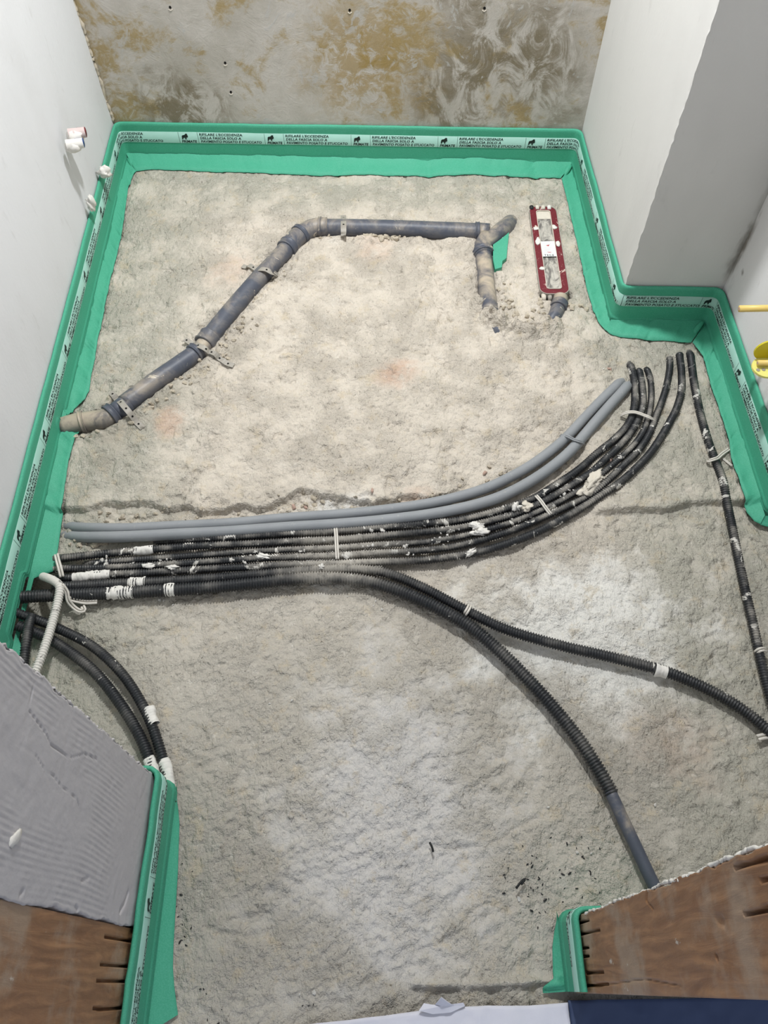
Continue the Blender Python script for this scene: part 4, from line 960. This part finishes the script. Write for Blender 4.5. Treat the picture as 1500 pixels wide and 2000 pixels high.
# ---------------------------------------------------------------- lime wraps and mortar lumps on the conduits
def lump(label, p, sx, sy, sz, seed, mat='limecrust', rot=0.0, name='mortar_lump', cat='mortar lump', group='mortar lumps on the conduits'):
    o = link(name, blob_mesh(name, sx, sy, sz, seed, 12, 24, 0.75), MAT[mat]); o.location = p; o.rotation_euler = (0, 0, rot)
    return tag(o, label, cat, group)
lump('largest mortar lump stuck on the bundle at the bend', [(0.4875,0.9882,0.019)][0], 0.030, 0.014, 0.006, 1, 'mortar', 0.85)
lump('flat mortar lump on the bundle below the bend, right half', [(0.4662,0.9637,0.018)][0], 0.018, 0.010, 0.005, 2, 'mortar', 0.6)
lump('white mortar lump in the middle of the bundle, lower of a pair', [(0.2113,0.8558,0.018)][0], 0.015, 0.009, 0.006, 3)
lump('grey mortar lump in the middle of the bundle, upper of a pair', [(0.2083,0.8757,0.018)][0], 0.014, 0.007, 0.004, 4)
lump('small white mortar lump on the outermost conduit below the pair', [(0.1872,0.8069,0.018)][0], 0.014, 0.006, 0.005, 5, rot=0.6)
lump('white plaster chunk beside the lower grey pipe near the bend tie', [(0.3008,0.9201,0.022)][0], 0.008, 0.010, 0.008, 6)
lump('crumbled plaster around the tie at the bend', [(0.3258,0.9236,0.02)][0], 0.013, 0.010, 0.004, 7, 'mortar', 0.7)
lump('white plaster crumb where the branches leave the bundle', [(-0.1386,0.7758,0.022)][0], 0.005, 0.005, 0.004, 8)
lump('pale plaster flake left of the dusty tie', [(-0.269,0.8069,0.018)][0], 0.014, 0.006, 0.003, 9, rot=-0.2)
lump('white plaster flake on the bundle near its left end', [(-0.4642,0.7831,0.02)][0], 0.011, 0.005, 0.003, 10)
lump('second plaster flake on the bundle near its left end', [(-0.5157,0.789,0.018)][0], 0.010, 0.005, 0.003, 11)
def wrap(label, pts, r, n=3):
    P = resample(spline(pts, 0.004), 0.0016); m = MB(); seg = 20; N = len(P); sd = random.random()*50
    for i, p in enumerate(P):
        t = (P[min(i+1, N-1)]-P[max(i-1, 0)]).normalized(); a = t.cross(Vector((0, 0, 1))).normalized(); b = a.cross(t)
        e = min(i, N-1-i)/N
        for k in range(seg):
            th = 2*math.pi*k/seg
            q = float(fbm(np.array([i*0.0016+sd]), np.array([math.cos(th)*0.012+math.sin(th)*0.009]), 0.010, 3, 0.6)[0])
            rr = r*(0.945+0.34*q+0.04*min(1, e*8)+0.02*math.sin(i*1.8))
            m.v.append(tuple(p+a*(rr*math.cos(th))+b*(rr*math.sin(th))))
    for i in range(N-1):
        for k in range(seg): m.f.append((i*seg+k, i*seg+(k+1) % seg, (i+1)*seg+(k+1) % seg, (i+1)*seg+k))
    o = m.build('lime_wrap', MAT['limecrust']); return tag(o, label, 'plaster crust', 'white lime crusts around the conduits')
wrap('white lime crust around the conduit at the left end of the bundle', [(-0.6783,0.7652,0.0095),(-0.6598,0.7673,0.0095),(-0.6378,0.7694,0.0095),(-0.5982,0.7724,0.0095)], 0.0108)
wrap('broken lime crust on the lowest thick conduit left of the dusty tie', [(-0.5954,0.7249,0.0135),(-0.5627,0.7267,0.0135),(-0.5387,0.7274,0.0135)], 0.0142)
wrap('small lime crust on the thick conduit a hand below the left tie', [(-0.4731,0.7298,0.0135),(-0.4514,0.7318,0.0135)], 0.0146)
wrap('pale lime crust on the second lowest conduit near the left end', [(-0.5505,0.7494,0.0115),(-0.5175,0.7512,0.0115)], 0.0122)
wrap('pale lime crust on the second conduit of the bundle near the left end', [(-0.5557,0.8288,0.0095),(-0.5131,0.8331,0.0095)], 0.0098)
wrap('pale lime crust around the middle of the right branching conduit', [(0.5402,0.5356,0.0118),(0.5626,0.5287,0.0118)], 0.0126)
wrap('white lime crust on the upper arching conduit halfway down', [(-0.4711,0.4736,0.0122),(-0.4612,0.454,0.0122),(-0.4535,0.4418,0.0122)], 0.0112)
wrap('white lime crust on the lower arching conduit near the jamb', [(-0.4559,0.3762,0.0122),(-0.4464,0.358,0.0122),(-0.436,0.339,0.0122)], 0.0118)
wrap('white lime crust on the upper arching conduit near the jamb', [(-0.4271,0.3729,0.0122),(-0.4182,0.35,0.0122),(-0.4095,0.3201,0.0122)], 0.0110)

# ---------------------------------------------------------------- pipe stubs and plaster plugs on the left wall
def stub(label, tip, length, r, mat, bore, seed):
    tip = Vector(tip); root = tip-Vector((length, 0.01, 0))
    e = empty('pipe_stub', tuple(root)); tag(e, label, 'pipe stub')
    P = [root.lerp(tip, t) for t in (0, 0.3, 0.6, 0.9, 1.0)]
    MB().tube(P, [r*1.15, r*1.1, r*1.05, r, r], 16, False).build('sleeve', MAT[mat], e)
    MB().tube([tip-Vector((0.02, 0.002, 0)), tip], r*0.98, 16).build('bore', MAT[bore], e)
    o = link('plaster_crust', blob_mesh('plaster_crust', length*0.5, r*1.35, r*1.2, seed), MAT['limecrust'], e); o.location = Vector(root)+Vector((length*0.35, 0, -r*0.4))-Vector(e.location); o.matrix_parent_inverse = Matrix()
    return e
stub('pink pipe stub with red bore sticking out of the left wall', [(-0.745,1.8659,0.3483)][0], 0.040, 0.0125, 'pinkpipe', 'redbore', 61)
stub('plaster-crusted pipe stub with blue bore below the pink one', [(-0.745,1.8287,0.3428)][0], 0.040, 0.0120, 'limecrust', 'bluebore', 62)
for lab, p, s, sd in (('white plaster plug on the left wall just above the strip near the corner', [(-0.782,1.9863,0.1519)][0], (0.016, 0.015, 0.015), 63),
                      ('torn grey plaster plug on the left wall above the strip', [(-0.782,1.8224,0.1701)][0], (0.010, 0.011, 0.020), 64)):
    o = link('plaster_plug', blob_mesh('plaster_plug', *s, sd, 12, 20, 0.5), MAT['limecrust']); o.location = p; tag(o, lab, 'plaster plug')
o = link('plaster_blob', blob_mesh('plaster_blob', 0.013, 0.004, 0.018, 65, 7, 12, 0.2), MAT['limecrust']); o.location = [(-0.4299,2.258,0.1536)][0]; tag(o, 'white plaster blob on the stained back wall just above the strip', 'plaster blob')
o = link('plaster_flake', blob_mesh('plaster_flake', 0.003, 0.007, 0.012, 66), MAT['limecrust']); o.location = [(-0.409,0.1436,0.6022)][0]; o.rotation_euler = (0.8, 0, 0); tag(o, 'torn white plaster flake on the mauve jamb', 'plaster flake')
for i, (lab, px) in enumerate((('dowel hole in the back wall, upper of two above the plaster blob', [(-0.4315,2.255,0.3116)][0]), ('dowel hole in the back wall just above the plaster blob', [(-0.4301,2.252,0.2276)][0]),
                          ('small dark dowel hole near the top middle of the back wall', [(-0.0688,2.235,0.4545)][0]), ('dark dowel hole near the top left of the back wall', [(-0.5539,2.255,0.4567)][0]), ('pale plaster-rimmed hole near the top right of the back wall', [(0.2905,2.215,0.4632)][0]))):
    bw_y = 2.272+(2.192-2.272)*(px[0]+0.811)/1.43
    e = empty('dowel_hole', (px[0], bw_y, px[2])); tag(e, lab, 'dowel hole')
    MB().tube([(px[0], bw_y-0.0012, px[2]), (px[0], bw_y+0.004, px[2])], [0.0036, 0.0036], 8).build('hole', MAT['dark'], e, False)
    m = MB(); m.tube([(px[0]+0.005*math.cos(a), bw_y-0.0004, px[2]-0.003+0.005*math.sin(a)) for a in np.linspace(math.pi*1.1, math.pi*1.9, 7)], 0.0013, 6); m.build('chipped_rim', MAT['mortar'], e)

# ---------------------------------------------------------------- yellow pipes at the right edge
t1 = [(0.775,1.2338,0.3121)][0]
m = MB(); ring_r = 0.0072
e = empty('yellow_pipe', (0.873, t1[1], t1[2])); tag(e, 'upper thin yellow pipe sticking out of the right wall', 'pipe', 'yellow pipes at the right edge')
MB().tube([t1, (0.90, t1[1], t1[2])], ring_r, 16).build('sheath', MAT['yellow'], e)
MB().tube([(t1[0]-0.0006, t1[1], t1[2]), (t1[0]+0.002, t1[1], t1[2])], 0.0035, 12).build('bore', MAT['brick'], e, False)
BX = 0.822
t2 = [(0.806,1.124,0.2606)][0]
e = empty('yellow_pipe', (0.873, t2[1], t2[2])); tag(e, 'lower yellow pipe coming out of the yellow bracket', 'pipe', 'yellow pipes at the right edge')
MB().tube([t2, (0.90, t2[1], t2[2])], 0.0062, 16).build('sheath', MAT['yellow'], e)
MB().tube([(t2[0]-0.0006, t2[1], t2[2]), (t2[0]+0.002, t2[1], t2[2])], 0.003, 12).build('bore', MAT['brick'], e, False)
yb = empty('yellow_bracket', (0.873, t2[1]+0.012, t2[2])); tag(yb, 'yellow plastic wall bracket with screw holes at the right edge', 'bracket')
def stadium(x0, cy, w, k=12, x1=0.885):
    """rounded tongue reaching from x1 (in the wall) to x0"""
    out = [(x1, cy+w/2)]
    for j in range(k+1):
        a = math.pi/2+math.pi*j/k; out.append((x0+w/2+w/2*math.cos(a), cy+w/2*math.sin(a)))
    return out+[(x1, cy-w/2)]
# upright plate: outline in x-z, thickness in y
yp = t2[1]+0.022
ol = stadium(0.800, t2[2]+0.014, 0.056)
v = [(x, yp, z) for x, z in ol]+[(x, yp+0.004, z) for x, z in ol]; n = len(ol)
MB().add(v, [tuple(range(n))[::-1], tuple(range(n, 2*n))]+[(i, (i+1) % n, n+(i+1) % n, n+i) for i in range(n)]).build('upright_plate', MAT['lemon'], yb, False)
ol = stadium(0.797, yp-0.026, 0.056)[::1]
fp = MB().prism(ol, t2[2]-0.014, t2[2]-0.009).build('foot_plate', MAT['lemon_lit'], yb, False)
for x, y in ((0.807, yp-0.034), (0.819, yp-0.033)):
    MB().tube([(x, y, t2[2]-0.0092), (x, y, t2[2]-0.0080)], 0.0042, 10).build('screw_hole', MAT['strap'], yb, False)

# ---------------------------------------------------------------- doorway sheets
def sheet(name, x0, x1, y0, y1, zb, mat, label, edge):
    nx = int((x1-x0)/0.006); ny = int((y1-y0)/0.006)+1
    X, Y = np.meshgrid(np.linspace(x0, x1, nx), np.linspace(0, 1, ny))
    top = np.array([edge(x) for x in X[0]])[None, :]
    Yw = y0+(top-y0)*Y
    Z = zb+0.007*fbm(X, Yw*0.6, 0.05, 3)+0.004*np.abs(fbm(X, Yw, 0.02, 3))
    V = np.stack([X, Yw, Z], -1).reshape(-1, 3)
    o = link(name, grid_mesh(name, V, nx, ny), MAT[mat])
    md = o.modifiers.new('thickness', 'SOLIDIFY'); md.thickness = 0.002; md.offset = -1
    return tag(o, label, 'sheet')
we = [(-0.1711,-0.0537,0.012),(-0.1217,-0.0489,0.012),(-0.0722,-0.0455,0.012),(-0.0058,-0.0395,0.012),(0.0777,-0.0309,0.012),(0.1529,-0.0292,0.012),(0.2195,-0.0302,0.012),(0.2858,-0.0269,0.012)]
wx = [p[0] for p in we]; wy = [p[1] for p in we]
sheet('dust_sheet', wx[0], 0.2845, -0.5, 0, 0.018, 'sheet', 'white crumpled dust sheet along the bottom edge', lambda x: float(np.interp(x, wx, wy)))
sheet('shaded_sheet', 0.286, 1.2, -0.5, 0, 0.014, 'blue', 'shaded part of the white sheet, painted dark blue, below the right wooden board', lambda x: -0.024)  # right part of the white sheet; its shade is painted as a blue piece
m = MB()
sc_ = [(0.0422,-0.0343,0.026),(0.0509,-0.0247,0.024),(0.0672,-0.0277,0.026),(0.0783,-0.0158,0.046),(0.0901,-0.0231,0.034),(0.1018,-0.0296,0.026),(0.1146,-0.0242,0.026),(0.1169,-0.0285,0.024),(0.0932,-0.0371,0.024),(0.0643,-0.0388,0.024)]
m.add(sc_+[(sc_[3][0], sc_[3][1]-0.012, 0.028)], [(0, 1, 10), (1, 2, 10), (2, 3, 10), (3, 4, 10), (4, 5, 10), (5, 6, 10), (6, 7, 10), (7, 8, 10), (8, 9, 10), (9, 0, 10)])
o = m.build('torn_film', MAT['sheet'], None, False); md = o.modifiers.new('t', 'SOLIDIFY'); md.thickness = 0.0015
tag(o, 'torn white plastic film scrap peaking up beside the dust sheet', 'film scrap')

# ---------------------------------------------------------------- rubble and chips
PEB = [blob_mesh('pebble', 1, 1*(0.6+0.1*i), 0.7, 100+i, 4, 6, 0.55) for i in range(6)]
for me in PEB: me.materials.append(MAT['stone'])
WPEB = [blob_mesh('lime_crumb', 1, 0.8, 0.7, 120+i, 4, 6, 0.5) for i in range(3)]
for me in WPEB: me.materials.append(MAT['limecrust'])
BPEB = [blob_mesh('brick_crumb', 1, 0.45, 0.4, 130+i, 4, 6, 0.5) for i in range(2)]
for me in BPEB: me.materials.append(MAT['brick'])
def scatter(name, label, group, meshes, spots, n, spread, smin, smax, cat='rubble', zoff=0.0, on=None):
    for i in range(n):
        c = spots[i % len(spots)]
        x = c[0]+random.gauss(0, spread); y = c[1]+random.gauss(0, spread*0.8)
        o = bpy.data.objects.new(name, random.choice(meshes)); COL.objects.link(o)
        s = random.uniform(smin, smax)*(1 if random.random() < 0.8 else 1.5)
        z = (on if on is not None else fz(x, y))+s*0.30+zoff
        o.location = (x, y, z); o.scale = (s, s, s); o.rotation_euler = (0, 0, random.uniform(0, 6.28))
        tag(o, label, cat, group)
scatter('rubble_pebble', 'beige rubble pebble heaped against the horizontal drain pipe', 'rubble pebbles at the horizontal drain pipe', PEB, [(-0.0283,1.8747,0),(-0.0086,1.881,0),(0.0138,1.8668,0),(0.0365,1.8707,0),(0.0513,1.8613,0),(0.0712,1.8744,0),(0.0061,1.8534,0),(0.0287,1.8574,0)], 34, 0.010, 0.004, 0.009)
scatter('rubble_pebble', 'small beige pebble along the slanting drain pipe', 'pebbles along the slanting drain pipe', PEB, [(-0.3762,1.4905,0),(-0.3647,1.5187,0),(-0.3434,1.6059,0),(-0.3995,1.4446,0),(-0.5002,1.3224,0),(-0.5762,1.2565,0),(-0.4097,1.4085,0),(-0.4464,1.3736,0),(-0.2928,1.7069,0),(-0.5418,1.2892,0),(-0.5867,1.2402,0),(-0.6432,1.1927,0),(-0.7485,1.1475,0),(-0.6884,1.1619,0),(-0.182,1.8719,0),(-0.1519,1.8756,0)], 70, 0.016, 0.0025, 0.0065)
scatter('rubble_pebble', 'beige crumb around the buried drain trap', 'crumbs around the buried trap', PEB, [(0.3247,1.5699,0),(0.3566,1.5398,0),(0.3961,1.5196,0),(0.3606,1.5789,0),(0.419,1.5383,0),(0.5145,1.5751,0),(0.5396,1.5549,0),(0.4446,1.5768,0),(0.3383,1.6396,0)], 46, 0.014, 0.0025, 0.007)
scatter('rubble_pebble', 'grey rubble crumb along the broken screed edge', 'crumbs along the broken screed edge', PEB, [(-0.6476,0.9324,0),(-0.5756,0.924,0),(-0.5059,0.9295,0),(-0.4347,0.9239,0),(-0.3755,0.92,0),(-0.6921,0.859,0),(-0.6565,0.853,0),(-0.6348,0.8605,0),(-0.2247,0.9516,0),(-0.1538,0.9571,0),(-0.0588,0.9482,0),(0.0359,0.9533,0),(0.1195,0.9656,0),(0.1803,0.9857,0),(0.28,1.0272,0),(0.4269,1.0388,0)], 80, 0.014, 0.0022, 0.0065)
scatter('lime_crumb', 'white lime crumb caught between the conduits', 'lime crumbs between the conduits', WPEB, [(-0.0124,0.872,0),(-0.0586,0.8676,0),(-0.0357,0.8302,0),(0.0442,0.8287,0),(0.1247,0.8402,0),(-0.0811,0.8027,0),(0.055,0.8103,0),(-0.1838,0.8228,0),(-0.3081,0.8097,0),(-0.4773,0.8028,0),(-0.5552,0.7941,0),(-0.613,0.8016,0),(-0.6353,0.7995,0),(0.291,0.8983,0),(0.4032,0.9528,0),(0.3678,0.9535,0),(0.4308,0.9806,0),(0.5518,1.0585,0),(0.1374,0.8624,0)], 90, 0.008, 0.002, 0.0045, on=0.011)
scatter('lime_crumb', 'tiny white crumb on the open floor', 'white crumbs on the open floor', WPEB, [(0.2768,0.2929,0),(0.3602,0.1865,0),(-0.1076,0.0169,0),(0.5726,1.3327,0),(-0.0582,0.7078,0),(-0.0034,0.6947,0),(0.1605,0.6916,0),(-0.4437,0.7151,0),(-0.4972,0.704,0),(-0.2191,0.4555,0),(0.2313,0.139,0),(0.5144,0.289,0),(0.4675,1.3351,0),(0.2167,0.1721,0)], 28, 0.02, 0.0016, 0.0038)
scatter('brick_crumb', 'pinkish brick splinter on the floor', 'brick splinters on the floor', BPEB, [(-0.195,0.951,0),(-0.0291,0.9758,0),(0.5783,1.343,0),(0.5697,1.3467,0),(-0.1384,0.8284,0),(0.5262,1.0516,0),(0.2552,1.0204,0)], 8, 0.008, 0.004, 0.010)
CH_ = []
for i in range(3):
    CH_.append(blob_mesh('black_chip', 1, 0.4, 0.25, 140+i, 3, 5, 0.4)); CH_[-1].materials.append(MAT['chip'])
scatter('black_chip', 'tiny black plastic chip on the floor by the right board', 'black chips by the right board', CH_, [(0.2327,0.1512,0),(0.2134,0.1393,0),(0.2512,0.155,0),(0.2895,0.1709,0),(0.3179,0.1788,0),(0.3453,0.1784,0),(0.2653,0.1224,0),(0.244,0.1716,0),(0.2942,0.138,0),(0.3583,0.2035,0),(0.2176,0.1804,0),(0.3211,0.1376,0)], 70, 0.03, 0.0012, 0.0034)
scatter('black_chip', 'tiny black chip along the left jamb strip', 'black chips by the left jamb strip', CH_, [(-0.3668,0.1162,0),(-0.3594,0.0847,0),(-0.353,0.0616,0),(-0.3681,0.1483,0),(-0.3109,-0.0055,0),(-0.291,-0.0343,0),(-0.1484,-0.0328,0),(-0.3778,0.1898,0)], 26, 0.012, 0.0012, 0.003)
for lab, pl, r in (('black plastic shaving on the floor', [(0.0721,0.2203,0.004),(0.0763,0.2117,0.004),(0.0778,0.204,0.004)], 0.002),
                   ('curled black shaving near the right board', [(0.2201,0.1426,0.006),(0.2302,0.153,0.006),(0.238,0.1578,0.006),(0.2297,0.1482,0.006)], 0.002)):
    o = MB().tube(spline(pl, 0.004), r, 6).build('black_shaving', MAT['chip']); tag(o, lab, 'shaving')
